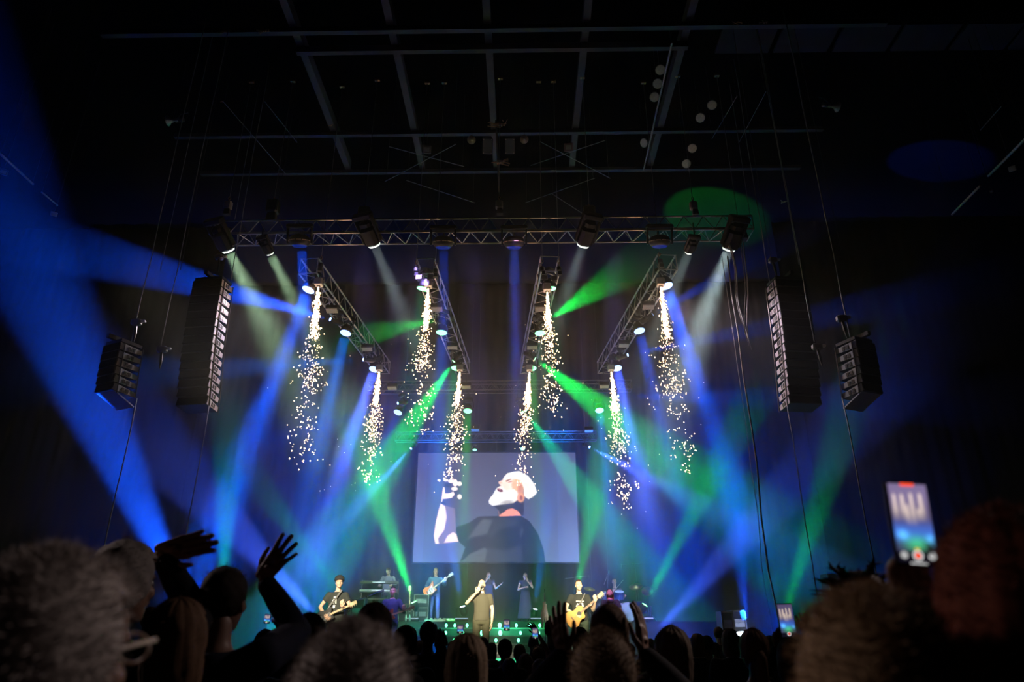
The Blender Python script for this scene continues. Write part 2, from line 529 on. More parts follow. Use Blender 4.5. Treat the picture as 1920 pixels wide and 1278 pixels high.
for px, py, Y, e in ((904, 1172, 22.6, 14), (938, 1180, 22.2, 30), (968, 1178, 22.2, 12), (850, 1180, 22.2, 8), (1005, 1180, 22.3, 6)):
    l = bpy.data.lights.new('green_bulb_light', 'POINT'); l.energy = e; l.color = (.05, 1, .35); l.shadow_soft_size = .06
    o = link('green_bulb_light', l, loc=P(px, py, Y))
# ------------------------------------------------------------------ trusses
def truss(label, a, b, w, h, bay, cm=ALU, bm_=ALU, r=0.024, rb=0.012, name='lighting_truss', faces='LRB', group=None, ends=True):
    """box truss from a to b (centre of its bottom face), every tube a part"""
    a = Vector(a); b = Vector(b); d = (b - a); L = d.length; t = d.normalized()
    side = t.cross(Vector((0, 0, 1))).normalized(); up = side.cross(t).normalized()
    T = thing(name, label, 'truss', (a + b) / 2, 0, group)
    c = {}
    for sx in (-1, 1):
        for sz in (0, 1):
            o = side * (w / 2 * sx) + up * (h * sz)
            c[sx, sz] = o
            rod('chord', a + o, b + o, r, cm, T, 8)
    n = max(2, round(L / bay))
    fc = {'L': ((-1, 0), (-1, 1)), 'R': ((1, 0), (1, 1)), 'B': ((-1, 0), (1, 0)), 'T': ((-1, 1), (1, 1))}
    for i in range(n):
        p0 = a + d * (i / n); pm = a + d * ((i + .5) / n); p1 = a + d * ((i + 1) / n)
        for f in faces:
            q, s = fc[f]
            rod('brace', p0 + c[q], pm + c[s], rb, bm_, T)
            rod('brace', pm + c[s], p1 + c[q], rb, bm_, T)
    for p in ([a, b] if ends else []):
        for q, s in (((-1, 0), (1, 0)), ((-1, 1), (1, 1)), ((-1, 0), (-1, 1)), ((1, 0), (1, 1))):
            rod('end_bar', p + c[q], p + c[s], rb * 1.2, bm_, T)
    return T

DHF = 9.08
def at(px, py, dh):
    """the point dh metres above the eye seen at px, py"""
    d = _CR @ Vector(((px - 960) / F, -(py - 639) / F, -1.0))
    return CAM + d * (dh / d.z)
FT0 = at(398, 446, DHF); FT1 = at(1405, 444, DHF)
FY = (FT0.y + FT1.y) / 2
FT0.y = FT1.y = FY
truss('long horizontal aluminium box truss spanning above the front of the stage', FT0, FT1, 0.56, 0.38, 0.48, faces='LRB')
# coupler plates of the long truss as small rings
def ring(name, c, r, m, parent, axis='Y'):
    mb = MB(); pts = []
    for k in range(13):
        a = 2 * PI * k / 12
        pts.append(Vector(c) + (Vector((math.cos(a) * r, 0, math.sin(a) * r)) if axis == 'Y' else Vector((math.cos(a) * r, math.sin(a) * r, 0))))
    mb.tube(pts, r * .22, 5, cap=False)
    return mb.build(name, m, parent, True, world=True)

TR = {}
def long_truss(key, p0, p1, label):
    a = at(p0[0], p0[1], 8.3); b = at(p1[0], p1[1], 8.3)
    TR[key] = (a, b)
    return truss(label, a, b, 0.46, 0.42, 0.62)
long_truss('ol', (577, 512), (718, 700), 'outer long truss slanting back from the upper left, carrying blue wash lights')
long_truss('il', (796, 512), (868, 700), 'inner long truss left of centre, slanting back, carrying green wash lights')
long_truss('ir', (1032, 508), (988, 700), 'inner long truss right of centre, slanting back, carrying green wash lights')
long_truss('or', (1253, 505), (1133, 700), 'outer long truss slanting back from the upper right, carrying blue wash lights')
a = P(690, 750, 24.4); b = P(1185, 750, 24.4); a.z = b.z = (a.z + b.z) / 2 + .35
truss('dim dark cross truss hung behind the four long trusses', a, b, .4, .35, .5, DALU, DALU, faces='LR')
a = P(742, 826, 27.0); b = P(1118, 826, 27.0); a.z = b.z = (a.z + b.z) / 2
truss('dim dark cross truss running just above the video screen', a, b, .36, .34, .45, DALU, DALU, faces='LR')

def hung_bar(name, cat, a, b, r, m_, label, n=6):
    t = thing(name, label, cat, (a + b) / 2)
    rod('bar', a, b, r, m_, t, n)
    for q in (a.lerp(b, .02), a.lerp(b, .98)): rod('hanger', q, Vector((q.x, q.y, 17.05)), .004, RUBBER, t)
def hanger(t, p, top=17.05, r=.006):
    """a thin drop rod from a thing with a turned Empty up to the roof"""
    bpy.context.view_layer.update()
    Mi = t.matrix_world.inverted(); mb = MB(); mb.tube([Mi @ Vector(p), Mi @ Vector((p[0], p[1], top))], r, 5); mb.build('drop_rod', RUBBER, t)
# ------------------------------------------------------------------ lamps
def aim(o, d, down=False):
    o.rotation_euler = Vector(d).to_track_quat('-Z', 'Y').to_euler()

def wash_light_proto(name, glass, r=0.17):
    """moving wash light, lens centre at the origin, looking down -Z"""
    t = thing(name, '', 'stage light')
    m = MB(); m.lathe([(r * .98, -.0), (r * 1.06, .03), (r * 1.02, .1), (r * .8, .2), (r * .55, .26), (r * .3, .27)], 20); m.build('head', BLACK, t, True)
    m = MB(); m.lathe([(r * .9, -.012), (r * .93, .004)], 20); m.build('lens', glass, t, False)
    m = MB()
    m.tube([(-r * 1.2, 0, .1), (-r * 1.25, 0, .3), (-r * .9, 0, .42), (r * .9, 0, .42), (r * 1.25, 0, .3), (r * 1.2, 0, .1)], .022, 6)
    m.build('yoke', BLACK2, t)
    m = MB(); m.box((0, 0, .48), (.3, .24, .12), bev=.03); m.build('base', BLACK, t)
    return t
PB = wash_light_proto('wash_light', E_BLUE); PG = wash_light_proto('wash_light', E_GREEN)
def beam_light_proto(name, glass, r=.06):
    t = thing(name, '', 'stage light')
    m = MB(); m.lathe([(r, 0), (r * 1.15, .01), (r * 1.15, .06), (r * .9, .1), (r * 1.3, .16), (r * 1.4, .34), (r * .8, .4)], 14); m.build('head', BLACK, t, True)
    m = MB(); m.lathe([(r * .85, -.006), (r * .9, .004)], 14); m.build('lens', glass, t)
    m = MB(); m.tube([(-r * 1.6, 0, .22), (-r * 1.7, .2, .24), (r * 1.7, .2, .24), (r * 1.6, 0, .22)], .018, 5); m.build('yoke', BLACK2, t)
    m = MB(); m.box((0, .28, .24), (.22, .1, .2), bev=.02); m.build('base', BLACK, t)
    return t
SB = beam_light_proto('spot_lamp', E_SMALLB); SG = beam_light_proto('spot_lamp', E_SMALLG)
_used = set()
def place(proto, p, d, label, group=None, s=1.0):
    if proto.name in _used: o = dup(proto, p)
    else: o = proto; _used.add(proto.name); o.location = p
    aim(o, d)
    o.scale = (s, s, s)
    o['label'] = label
    if group: o['group'] = group
    return o

ordn = ['front', 'second', 'third', 'rear']
WASH = [
 ('ol', PB, [(578,543,15.5),(648,624,18.2),(701,692,21.0),(746,773,24.3)], 'blue glowing wash light, %s of the four down the outer left truss'),
 ('il', PG, [(793,541,15.5),(828,623,18.2),(855,690,21.0),(877,770,24.3)], 'green glowing wash light, %s of the four down the inner left truss'),
 ('ir', PG, [(1031,541,15.5),(1013,624,18.2),(997,690,21.0),(983,770,24.3)], 'green glowing wash light, %s of the four down the inner right truss'),
 ('or', PB, [(1250,536,15.5),(1199,620,18.2),(1157,690,21.0),(1124,769,24.3)], 'blue glowing wash light, %s of the four down the outer right truss')]
tg = {(s[0], s[1]): (s, t) for s, t, w, c, p in BEAMS}
hanging = []
TRZ = TR['ol'][0].z
for key, proto, lst, lab in WASH:
    for i, q in enumerate(lst):
        p = P(*q)
        best = min(BEAMS, key=lambda B: abs(B[0][0] - q[0]) + abs(B[0][1] - q[1]))
        d = (P(*best[1]) - P(*best[0])).normalized() if abs(best[0][0] - q[0]) + abs(best[0][1] - q[1]) < 9 else Vector((0, -.15, -1))
        d = (d + Vector((0, -.45, -.3))).normalized()
        o_ = place(proto, p, d, lab % ordn[i])
        # hanging clamp bar up to its truss
        top = TR[key][0].z if i < 3 else P(900, 750, 24.4).z + .35
        pb = p - d * .52
        if top > pb.z + .03:
            hanging.append((o_, pb, top, .02))
o_ = place(PG, P(890, 843, 26.6), (0, -.4, -1), 'tiny green wash light above the video screen, left of its middle', s=.5); hanging.append((o_, P(890, 843, 26.8), 8.9, .01))
o_ = place(PG, P(980, 841, 26.6), (0, -.4, -1), 'tiny green wash light above the video screen, right of its middle', s=.6); hanging.append((o_, P(980, 841, 26.8), 8.9, .01))

SMALL = [
 ((618, 598,17.3),SB,'left-hand blue beam lamp lying across the outer left truss ahead of the second wash light'),
 ((680, 674,20.0),SB,'blue beam lamp on the outer left truss beside the third wash light'),
 ((745, 756,23.3),SB,'blue beam lamp behind the spark spray of the outer left truss'),
 ((770, 841,26.6),SB,'blue beam lamp at the upper left of the video screen'),
 ((818, 600,17.3),SG,'green beam lamp on the inner left truss above the second wash light'),
 ((850, 678,20.0),SG,'green beam lamp on the inner left truss above the third wash light'),
 ((1030, 598,17.3),SG,'green beam lamp on the inner right truss throwing light to the upper right'),
 ((1004, 673,20.0),SG,'green beam lamp on the inner right truss above the third wash light'),
 (( 985, 770,23.3),SG,'green beam lamp deep behind the inner right truss'),
 ((1224, 589,17.3),SB,'blue beam lamp on the outer right truss ahead of the second wash light'),
 ((1178, 665,20.0),SB,'blue beam lamp on the outer right truss beside the third wash light'),
 ((1160, 742,23.3),SB,'blue beam lamp behind the spark spray of the outer right truss'),
 ((1106, 838,26.6),SB,'blue beam lamp at the upper right of the video screen')]
for q, proto, lab in SMALL:
    best = min(BEAMS, key=lambda B: abs(B[0][0] - q[0]) + abs(B[0][1] - q[1]))
    d = (P(*best[1]) - P(*best[0])).normalized()
    o_ = place(proto, P(*q) - d * .02, (d + Vector((0, -.35, 0))).normalized(), lab)
    hanging.append((o_, P(*q) - d * .25, TRZ if q[2] < 21 else TRZ - .35 if q[2] < 25 else 8.9, .012))

# pale strobe bars under the long trusses and the spark machines
def strobe_proto():
    t = thing('strobe_light', '', 'stage light')
    m = MB(); m.box((0, 0, .09), (.34, .2, .14), bev=.02); m.build('housing', BLACK, t)
    m = MB(); m.box((0, 0, .01), (.30, .15, .03)); m.build('diffuser', PALE, t)
    for s in (-1, 1):
        m = MB(); m.box((.175 * s, 0, .18), (.012, .04, .2)); m.build('bracket', DALU, t)
    return t
ST = strobe_proto()
STR = [(622,583,16.9,'ol',1),(688,655,19.4,'ol',2),(735,728,22.3,'ol',3),(819,580,16.9,'il',1),(848,652,19.4,'il',2),(874,726,22.3,'il',3),(891,806,25.5,'rear',1),
       (1014,580,16.9,'ir',1),(998,652,19.4,'ir',2),(1216,576,16.9,'or',1),(1170,648,19.4,'or',2),(1133,725,22.3,'or',3),(1104,808,25.5,'rear',2)]
tn = {'ol': 'outer left truss', 'il': 'inner left truss', 'ir': 'inner right truss', 'or': 'outer right truss', 'rear': 'dim rear truss'}
for px, py, Y, k, i in STR:
    o_ = place(ST, P(px, py, Y), (0, -.35, -1), 'pale oblong strobe bar under the %s, %s' % (tn[k], ('foremost', 'second back', 'third back')[i - 1] if k != 'rear' else ('left of centre', 'right of centre')[i - 1]))
    hanging.append((o_, P(px, py, Y) + Vector((0, .05, .1)), TRZ if Y < 23 else TRZ - .3, .012))
def spark_proto():
    t = thing('spark_machine', '', 'spark machine')
    m = MB(); m.box((0, 0, .13), (.2, .2, .2), bev=.02); m.build('housing', mat('pale_grey_steel', (.5, .47, .45), .45, .2), t)
    m = MB(); m.lathe([(.045, 0), (.05, .04)], 12); m.build('nozzle', DALU, t)
    m = MB(); m.tube([(-.12, 0, .1), (-.12, 0, .27), (.12, 0, .27), (.12, 0, .1)], .012, 5); m.build('yoke', DALU, t)
    return t
SP = spark_proto()
FOUNT = [((597,538,15.4),(566,870,15.6),'ol','front'),((711,697,20.8),(688,905,21),'ol','rear'),
         ((803,541,15.4),(787,805,15.4),'il','front'),((862,697,20.8),(846,905,21),'il','rear'),
         ((1026,548,15.4),(1036,772,15.4),'ir','front'),((993,697,20.8),(978,905,21),'ir','rear'),
         ((1239,538,15.4),(1283,885,15.5),'or','front'),((1146,697,20.8),(1176,955,21),'or','rear')]
for s, e, k, w in FOUNT:
    o_ = place(SP, P(*s), (0, 0, -1), 'small pale spark machine at the %s of the %s' % (w, tn[k]))
    hanging.append((o_, P(*s) + Vector((0, 0, .2)), TRZ + .02, .015))
# pale lit plates at the front ends of the inner trusses
for px, py, lab in ((785,519,'left plate of the inner left truss'),(807,519,'right plate of the inner left truss'),(1021,520,'left plate of the inner right truss'),(1039,521,'right plate of the inner right truss')):
    c = P(px, py, 15.0)
    m = MB(); m.box(c, (.15, .02, .13), bev=.008); m.box(c + Vector((0, .03, .0)), (.03, .06, .03))
    tag(m.build('clamp_plate', mat('white_plate', (.35, .35, .38), .4), None, world=True), 'square white clamp plate, ' + lab, 'plate')

# the sparks
def fountain(s, e, seed, label, n1, n2):
    rnd = random.Random(seed)
    a = P(*s); b = P(*e); L = (b - a).length
    k = mpp(a)
    vs = []; fs = []
    def spark(p, r, l, d):
        o = len(vs)
        u = d.orthogonal().normalized(); w = d.cross(u)
        vs.append(p - d * l)
        for q in range(4):
            an = q * PI / 2 + .3
            vs.append(p + (u * math.cos(an) + w * math.sin(an)) * r)
        vs.append(p + d * l)
        for q in range(4):
            j = (q + 1) % 4
            fs.append((o, o + 1 + j, o + 1 + q)); fs.append((o + 5, o + 1 + q, o + 1 + j))
    dirn = (b - a).normalized()
    def put(u, tight, r0):
        g1, g2 = rnd.gauss(0, 1), rnd.gauss(0, 1)
        wid = (0.012 + 0.36 * min(1, (u * 1.45)) ** .9) * tight
        wid *= L / 4.2 * .72
        p = a + (b - a) * u + Vector((g1 * wid, g2 * wid, rnd.uniform(-.05, .05)))
        if (p - (a + (b - a) * u)).length > .62: return
        d = (dirn + Vector((g1, g2, 0)) * .1).normalized()
        st = rnd.uniform(1.0, 3.2) if u < .3 else rnd.choice((1, 1, 1.2, 2.2))
        r = r0 * rnd.uniform(.4, 1.0)
        spark(p, r, r * st, d)
    for i in range(n1):                                   # dense white root
        put(rnd.random() ** 1.3 * .30, .38, k * 1.15)
    for i in range(n2):
        u = rnd.random() ** 1.15 * .62
        put(u, .72, k * 1.0)
    cl = [(rnd.random() ** .8, rnd.gauss(0, .13), rnd.gauss(0, .1)) for _ in range(60)]
    for cu, cx, cyy in cl:                                # loose clusters lower down
        cu = .35 + cu * .65
        for i in range(rnd.randint(1, 4)):
            wv = L / 4.2
            p = a + (b - a) * cu + Vector((cx * 1.35 * wv + rnd.gauss(0, .06), cyy, rnd.gauss(0, .07)))
            r = k * rnd.uniform(.5, 1.35)
            spark(p, r, r * rnd.choice((1, 1, 1.5)), Vector((0, 0, -1)))
    for i in range(14):
        p = a + (b - a) * rnd.uniform(.3, 1.15) + Vector((rnd.gauss(0, .45), rnd.gauss(0, .3), 0))
        r = k * rnd.uniform(.35, .9); spark(p, r, r, Vector((0, 0, -1)))
    mb = MB(); mb.add(vs, fs)
    o = mb.build('spark_fountain', SPARKM, None, world=True)
    tag(o, label, 'sparks', None, 'stuff')
    for u, e_ in ((.05, 4), (.3, 2.5)):
        l = bpy.data.lights.new('spark_glow', 'POINT'); l.energy = e_ * (L / 4); l.color = (1, .72, .5); l.shadow_soft_size = .1
        link('spark_glow', l, loc=a + (b - a) * u + Vector((0, -.05, 0)))
SPARKM = mat('white_hot_sparks', (1, .7, .4), .5, emit=11, ecol=(1.0, .6, .32))
for i, (s, e, k, w) in enumerate(FOUNT):
    fountain(s, e, 40 + i, 'falling fountain of golden white sparks from the %s of the %s' % (w, tn[k]), 420, 340)

# ------------------------------------------------------------------ fixtures on the front truss
def profile_proto():
    t = thing('profile_light', '', 'stage light')
    m = MB(); m.box((0, 0, .18), (.26, .24, .36), bev=.05); m.box((0, 0, .4), (.2, .18, .14), bev=.04); m.build('head', BLACK, t)
    m = MB(); m.lathe([(.1, -.006), (.11, .02)], 18); m.build('lens', E_WHITE, t)
    m = MB()
    for s in (-1, 1): m.box((.16 * s, 0, .3), (.04, .1, .46), bev=.015)
    m.box((0, 0, .55), (.36, .16, .1), bev=.02); m.build('yoke', BLACK2, t)
    return t
def round_proto():
    t = thing('round_wash_light', '', 'stage light')
    m = MB(); m.lathe([(.17, -.1), (.215, -.04), (.22, .04), (.19, .1), (.1, .14)], 22); m.build('head', BLACK, t, True)
    m = MB()
    for k in range(12):
        if k in (1, 4): continue
        a0 = 2 * PI * k / 12
        m.tube([(math.cos(a) * .235, math.sin(a) * .235, .0) for a in (a0, a0 + .2, a0 + .42)], .009, 5)
    m.build('rim', mat('bronze_rim', (.6, .4, .28), .35, .8), t)
    m = MB(); m.lathe([(.14, -.12), (.16, -.1)], 20); m.build('lens', mat('dark_blue_glass', (.01, .03, .3), .2, emit=.12, ecol=(0, .08, 1)), t)
    m = MB()
    for s in (-1, 1): m.box((.26 * s, 0, .12), (.035, .1, .36), bev=.01)
    m.box((0, 0, .33), (.58, .14, .09), bev=.02); m.build('yoke', BLACK2, t)
    return t
PP = profile_proto(); RP = round_proto()
def bd(x, y):
    best = min(BEAMS, key=lambda B: abs(B[0][0] - x) + abs(B[0][1] - y))
    return P(*best[0]), (P(*best[1]) - P(*best[0])).normalized()
PROF = [((430,472),'leftmost on the front truss, throwing a pale greenish beam'),((508,478),'slim one second from the left on the front truss'),
        ((703,462),'boxy one between the two left round lights of the front truss'),((1092,462),'boxy one right of centre on the front truss'),
        ((1290,475),'slim one second from the right on the front truss'),((1365,470),'rightmost on the front truss above the looped cables')]
for (x, y), lab in PROF:
    p, d = bd(x, y)
    o_ = place(PP, p - d * .03, d, 'black profile light, ' + lab, s=.85 if 'slim' in lab else 1.45)
    hanging.append((o_, p - d * .5, FT0.z + .1, .02))
RND = [((562,452),'first'),((831,455),'second'),((964,455),'third'),((1237,453),'fourth')]
for (x, y), lab in RND:
    o_ = place(RP, P(x, y, FY - .25), (0, .35, -1), s=1.15, label='round black wash light with a bronze rim, %s from the left on the front truss' % lab)
    hanging.append((o_, P(x, y, FY - .25) + Vector((0, .1, .2)), FT0.z + .1, .02))
for o_, q, top, r_ in hanging:
    if top > q.z + .02: hanger(o_, q, top, r_)
# chain hoists with their chains above the front truss
YEL = mat('scuffed_orange_steel', (.55, .28, .12), .5, .2, .4, 30)
def hoist(px, py, Y, label, top=16.0, lit=False, s=1.0):
    p = P(px, py, Y)
    t = thing('chain_hoist', label, 'chain hoist', p)
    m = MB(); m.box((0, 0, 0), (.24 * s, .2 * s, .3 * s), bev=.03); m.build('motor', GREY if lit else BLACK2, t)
    m = MB(); m.box((.02, -.03, -.28 * s), (.2 * s, .16 * s, .2 * s), taper=.8); m.build('chain_bag', mat('black_canvas', (.03, .03, .03), .9), t)
    m = MB(); m.tube([(0, 0, .15), (.03, 0, .22), (0, 0, .28), (-.03, 0, .22), (0, 0, .15)], .012, 5); m.build('hook', YEL, t)
    o = rod('chain', p + Vector((0, 0, .28)), Vector((p.x, p.y, top)), .008, STEELW, t)
    m = MB(); m.box((0, 0, top - p.z - .02), (.14, .08, .06)); m.build('top_clamp', YEL, t)
    return t
for px, py, lab, lit in ((428,385,'chain hoist over the left end of the front truss',True),(512,388,'chain hoist with a green glint left on the front truss',False),
                         (683,402,'dark chain hoist above the boxy light left on the front truss',False),(936,384,'bright worn chain hoist over the middle of the front truss',True),
                         (1105,400,'dark chain hoist above the boxy light right on the front truss',False),(1300,386,'chain hoist over the right part of the front truss',True),
                         (1385,420,'dark chain hoist at the right end of the front truss',False)):
    hoist(px, py, FY, lab, lit=lit, s=.8 if lit else 1.25)
for px, py, Y, lab in ((601,497,15.2,'small hoist on the front tip of the outer left truss'),(780,506,15.1,'small hoist left on the inner left truss tip'),(816,508,15.1,'small hoist right on the inner left truss tip'),
                       (1017,504,15.1,'small hoist left on the inner right truss tip'),(1048,504,15.1,'small hoist right on the inner right truss tip'),(1238,490,15.2,'small hoist on the front tip of the outer right truss')):
    hoist(px, py, Y, lab, s=.5)

# ------------------------------------------------------------------ line arrays
SIDE = mat('cabinet_side_lit_tone', (.85, .75, .85), .6, 0, .12, 9)  # stage light on the black cabinet sides is put into this pale tone
SIDE2 = mat('cabinet_side_dim_lit_tone', (.4, .4, .42), .6, 0, .12, 9)  # weaker light on the outer arrays' sides, also put into the colour
def line_array(label, px, py0, py1, Y, n, w, dep, yaw, sidem, curve=1.2, sgn=1, under=None):
    """top py0, bottom py1; yaw turns the grille; sgn = +1 when the visible flank is its +X side"""
    top = P(px[0], py0, Y); bot = P(px[1], py1, Y)
    H = top.z - bot.z; ch = H / n
    T = thing('line_array', label, 'line array', (top.x, top.y, bot.z), yaw)
    m = MB(); m.box((0, 0, H + .05), (w * .95, dep * .9, .06)); m.box((0, -dep * .1, H + .13), (.08, dep * 1.3, .08)); m.build('flying_frame', BLACK2, T)
    y = 0.0; z = H
    for i in range(n):
        a = R(curve * i * .5 * (1 if i > n * .3 else .3))
        z -= ch * .5 * math.cos(a); y += ch * .5 * math.sin(a)
        M = Matrix.Translation((0, y, z)) @ Matrix.Rotation(-a, 4, 'X')
        z -= ch * .5 * math.cos(a); y += ch * .5 * math.sin(a)
        h2 = ch * .475
        m = MB()
        ol = [(-dep / 2, -h2), (dep / 2, -h2 * .62), (dep / 2, h2 * .62), (-dep / 2, h2)]
        vs = [(-w / 2, a_, b_) for a_, b_ in ol] + [(w / 2, a_, b_) for a_, b_ in ol]
        m.add(vs, [(0, 1, 2, 3), (7, 6, 5, 4), (0, 4, 5, 1), (1, 5, 6, 2), (2, 6, 7, 3), (3, 7, 4, 0)], 0, M)
        c = m.build('speaker_cabinet', BLACK, T)
        x = sgn * (w / 2 + .008)
        m = MB()
        ol2 = [(a_ * .94, b_ * .88) for a_, b_ in ol]
        vs = [(x - sgn * .008, a_, b_) for a_, b_ in ol2] + [(x, a_, b_) for a_, b_ in ol2]
        m.add(vs, [(0, 1, 2, 3), (7, 6, 5, 4), (0, 4, 5, 1), (1, 5, 6, 2), (2, 6, 7, 3), (3, 7, 4, 0)], 0, M)
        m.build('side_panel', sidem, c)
        m = MB()
        for s_ in (-1, 1):
            m.box((x + sgn * .003, dep * (.02 + .1 * s_), 0), (.008, dep * .09, h2 * .95), m=0)
            m.box((x + sgn * .003, dep * (.02 + .05 * s_), h2 * .3 * s_), (.008, dep * .09, h2 * .3), m=0)
        for q in range(len(m.v)): m.v[q] = tuple(M @ Vector(m.v[q]))
        m.build('handle', BLACK2, c)
        m = MB(); m.box((0, -dep / 2 - .006, 0), (w * .96, .012, h2 * 1.7)); 
        for q in range(len(m.v)): m.v[q] = tuple(M @ Vector(m.v[q]))
        m.build('grille', mat('black_grille', (.006, .006, .007), .9, 0, .3, 90, spec=.05), c)
    m = MB()
    for q in (-dep * .32, dep * .47):                       # rigging rails down the flank
        m.tube([(sgn * (w / 2 + .02), q, H), (sgn * (w / 2 + .02), q + y * .25, H * .55), (sgn * (w / 2 + .02), q + y, .0)], .011, 5)
    m.build('rigging_rail', DALU, T)
    if under:
        m = MB(); m.box((0, y, -.05), (w, dep * 1.15, .025), Matrix.Rotation(R(-24), 3, 'X')); m.build('bottom_plate', under, T)
    return T, top, bot
UND = mat('lit_underside_tone', (.7, .7, .75), .5)  # light on the outer arrays' undersides is put into this pale colour
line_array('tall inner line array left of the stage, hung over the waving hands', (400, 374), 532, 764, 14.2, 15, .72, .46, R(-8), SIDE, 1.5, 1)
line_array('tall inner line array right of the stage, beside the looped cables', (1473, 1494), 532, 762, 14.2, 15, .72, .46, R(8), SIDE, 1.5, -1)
line_array('short outer line array at the far left with its bottom plate coloured as lit', (232, 222), 652, 742, 12.6, 6, .5, .5, R(-25), SIDE2, 2.6, 1, UND)
line_array('short outer line array at the far right with its bottom plate coloured as lit', (1602, 1606), 648, 744, 12.6, 6, .5, .5, R(25), SIDE2, 2.6, -1, UND)

CABLEM = mat('pale_cable', (.4, .4, .42), .6)
def cable(label, pts, r=.012, m=CABLEM, cat='cable', name='hanging_cable', group=None):
    mb = MB(); mb.tube(pts, r, 5)
    return tag(mb.build(name, m, None, True, world=True), label, cat, group)
def vert(px, py, Y, z0, z1, label, r=.010, m=CABLEM, wob=.02, seed=0):
    """a hanging line that passes px, py at depth Y"""
    p = P(px, py, Y); rnd = random.Random(seed)
    n = 9
    pts = [Vector((p.x + (rnd.uniform(-wob, wob) if 0 < i < n else 0), p.y, z1 + (z0 - z1) * i / n)) for i in range(n + 1)]
    return cable(label, pts, r, m)
# chain and hoists of the arrays
vert(434, 520, 14.2, P(434, 528, 14.2).z, 15.8, 'thin suspension line of the tall left line array')
vert(1442, 520, 14.2, P(1442, 528, 14.2).z, 15.8, 'thin suspension line of the tall right line array')
vert(258, 590, 12.6, P(250, 640, 12.6).z, 15.8, 'thin suspension line of the short far left line array')
vert(1588, 600, 12.6, P(1588, 640, 12.6).z, 15.8, 'bright thin suspension line of the short far right line array', .014)
vert(312, 600, 12.9, P(305, 650, 12.9).z, 15.8, 'thin line with a small hoist right of the short far left line array')
vert(1518, 590, 13.2, P(1530, 640, 13.2).z, 15.8, 'thin line with a small hoist left of the short far right line array', .012)
vert(245, 800, 12.6, .6, P(250, 746, 12.6).z, 'thin blue lit cable dropping from the short far left line array', .012)
vert(1590, 800, 12.6, .6, P(1580, 745, 12.6).z, 'thin blue lit cable dropping from the short far right line array', .012)
vert(385, 800, 14.2, .6, P(388, 760, 14.2).z, 'thin pale cable dropping from the tall left line array', .010)
vert(1482, 800, 14.2, .6, P(1478, 760, 14.2).z, 'thin pale cable dropping from the tall right line array', .011)
for px, py, Y, lab in ((256,604,12.6,'dark hoist above the short far left line array'),(304,655,12.9,'dark hook block right of the short far left line array'),
                       (1578,597,12.6,'blue lit hoist above the short far right line array'),(1532,650,13.2,'dark motor bar left of the short far right line array'),(1449,488,14.2,'dark hoist above the tall right line array'),(411,482,14.4,'dark hoist above the tall left line array')):
    p = P(px, py, Y)
    t = thing('hoist_block', lab, 'hoist', p)
    m = MB(); m.box((0, 0, 0), (.2, .14, .14), bev=.03); m.build('motor', GREY if 'blue' in lab else DALU, t)  # paler paint stands in for the light on the blue lit hoist
    m = MB(); m.tube([(0, 0, -.05), (.02, 0, -.25), (.03, 0, -.42)], [.03, .035, .01], 7); m.build('chain_bag', BLACK2, t)
    m = MB(); m.box((.14, 0, .02), (.08, .07, .05), bev=.01); m.build('connector', PALE, t)
# cable loops right of the stage
def loop(px0, py0, px1, py1, px2, py2, Y, label, r=.014, m=CABLEM):
    a = P(px0, py0, Y); b = P(px1, py1, Y); c = P(px2, py2, Y); pts = []
    for i in range(9): pts.append(a.lerp(b, i / 8) + Vector((.05 * math.sin(i), 0, 0)))
    for i in range(1, 9): pts.append(b.lerp(c, i / 8) + Vector((-.03 * math.sin(i), 0, .0)))
    return cable(label, pts, r, m)
loop(1368, 456, 1405, 655, 1396, 455, 14.6, 'pale cable hanging in a long loop under the right end of the front truss', .018)
loop(1366, 458, 1400, 648, 1392, 460, 14.4, 'second thinner cable in a long loop under the right end of the front truss', .012)
vert(1400, 740, 14.5, .8, P(1385, 480, 14.5).z, 'slack cable falling from the right end of the front truss to the floor', .018, wob=.05, seed=3)
vert(1375, 640, 15.0, .8, P(1369, 480, 15).z, 'second slack cable falling beside the looped cables', .008, wob=.04, seed=5)
for i, (px, Y) in enumerate(((765,28.5),(858,28.6),(886,28.5),(900,28.4),(985,28.5),(1015,28.6),(1118,28.5),(1090,28.6))):
    vert(px, 640, Y, 2.2, 15.5, ('faint thin cable against the back curtain, ' + ('first', 'second', 'third', 'fourth', 'fifth', 'sixth', 'seventh', 'eighth')[sorted((765,858,886,900,985,1015,1118,1090).__iter__()).index(px)] + ' from the left'), .008, RUBBER, .0)

# ------------------------------------------------------------------ things under the roof
def reflector_proto():
    t = thing('flood_lamp', '', 'lamp')
    m = MB(); m.lathe([(.17, 0), (.175, .02), (.14, .09), (.07, .15), (.05, .22)], 18); m.build('reflector', GREY, t, True)
    m = MB(); m.lathe([(.155, -.004), (.16, .006)], 18); m.build('lens', mat('dusty_lens', (.75, .68, .66), .35, .2, .35, 14), t)
    m = MB(); m.tube([(-.18, 0, .05), (-.12, 0, .25), (.12, 0, .25), (.18, 0, .05)], .012, 5); m.build('yoke', DALU, t)
    return t
FL = reflector_proto()
FLD = [(1238,131,15.9,'top one of the slanted row right of the roof beams'),(1233,157,15.8,'second one of the slanted row right of the roof beams'),(1227,182,15.7,'largest one, third of the slanted row right of the roof beams'),
       (1335,197,15.6,'bright one right of the slanted pipe'),(1313,221,15.6,'flat one just below the bright one right of the slanted pipe'),(1298,278,15.2,'one alone right of the foot of the slanted pipe'),
       (1287,307,15.0,'lowest one right of the slanted pipe'),(1207,268,15.2,'edge-on one at the foot of the slanted pipe')]
hangl = []
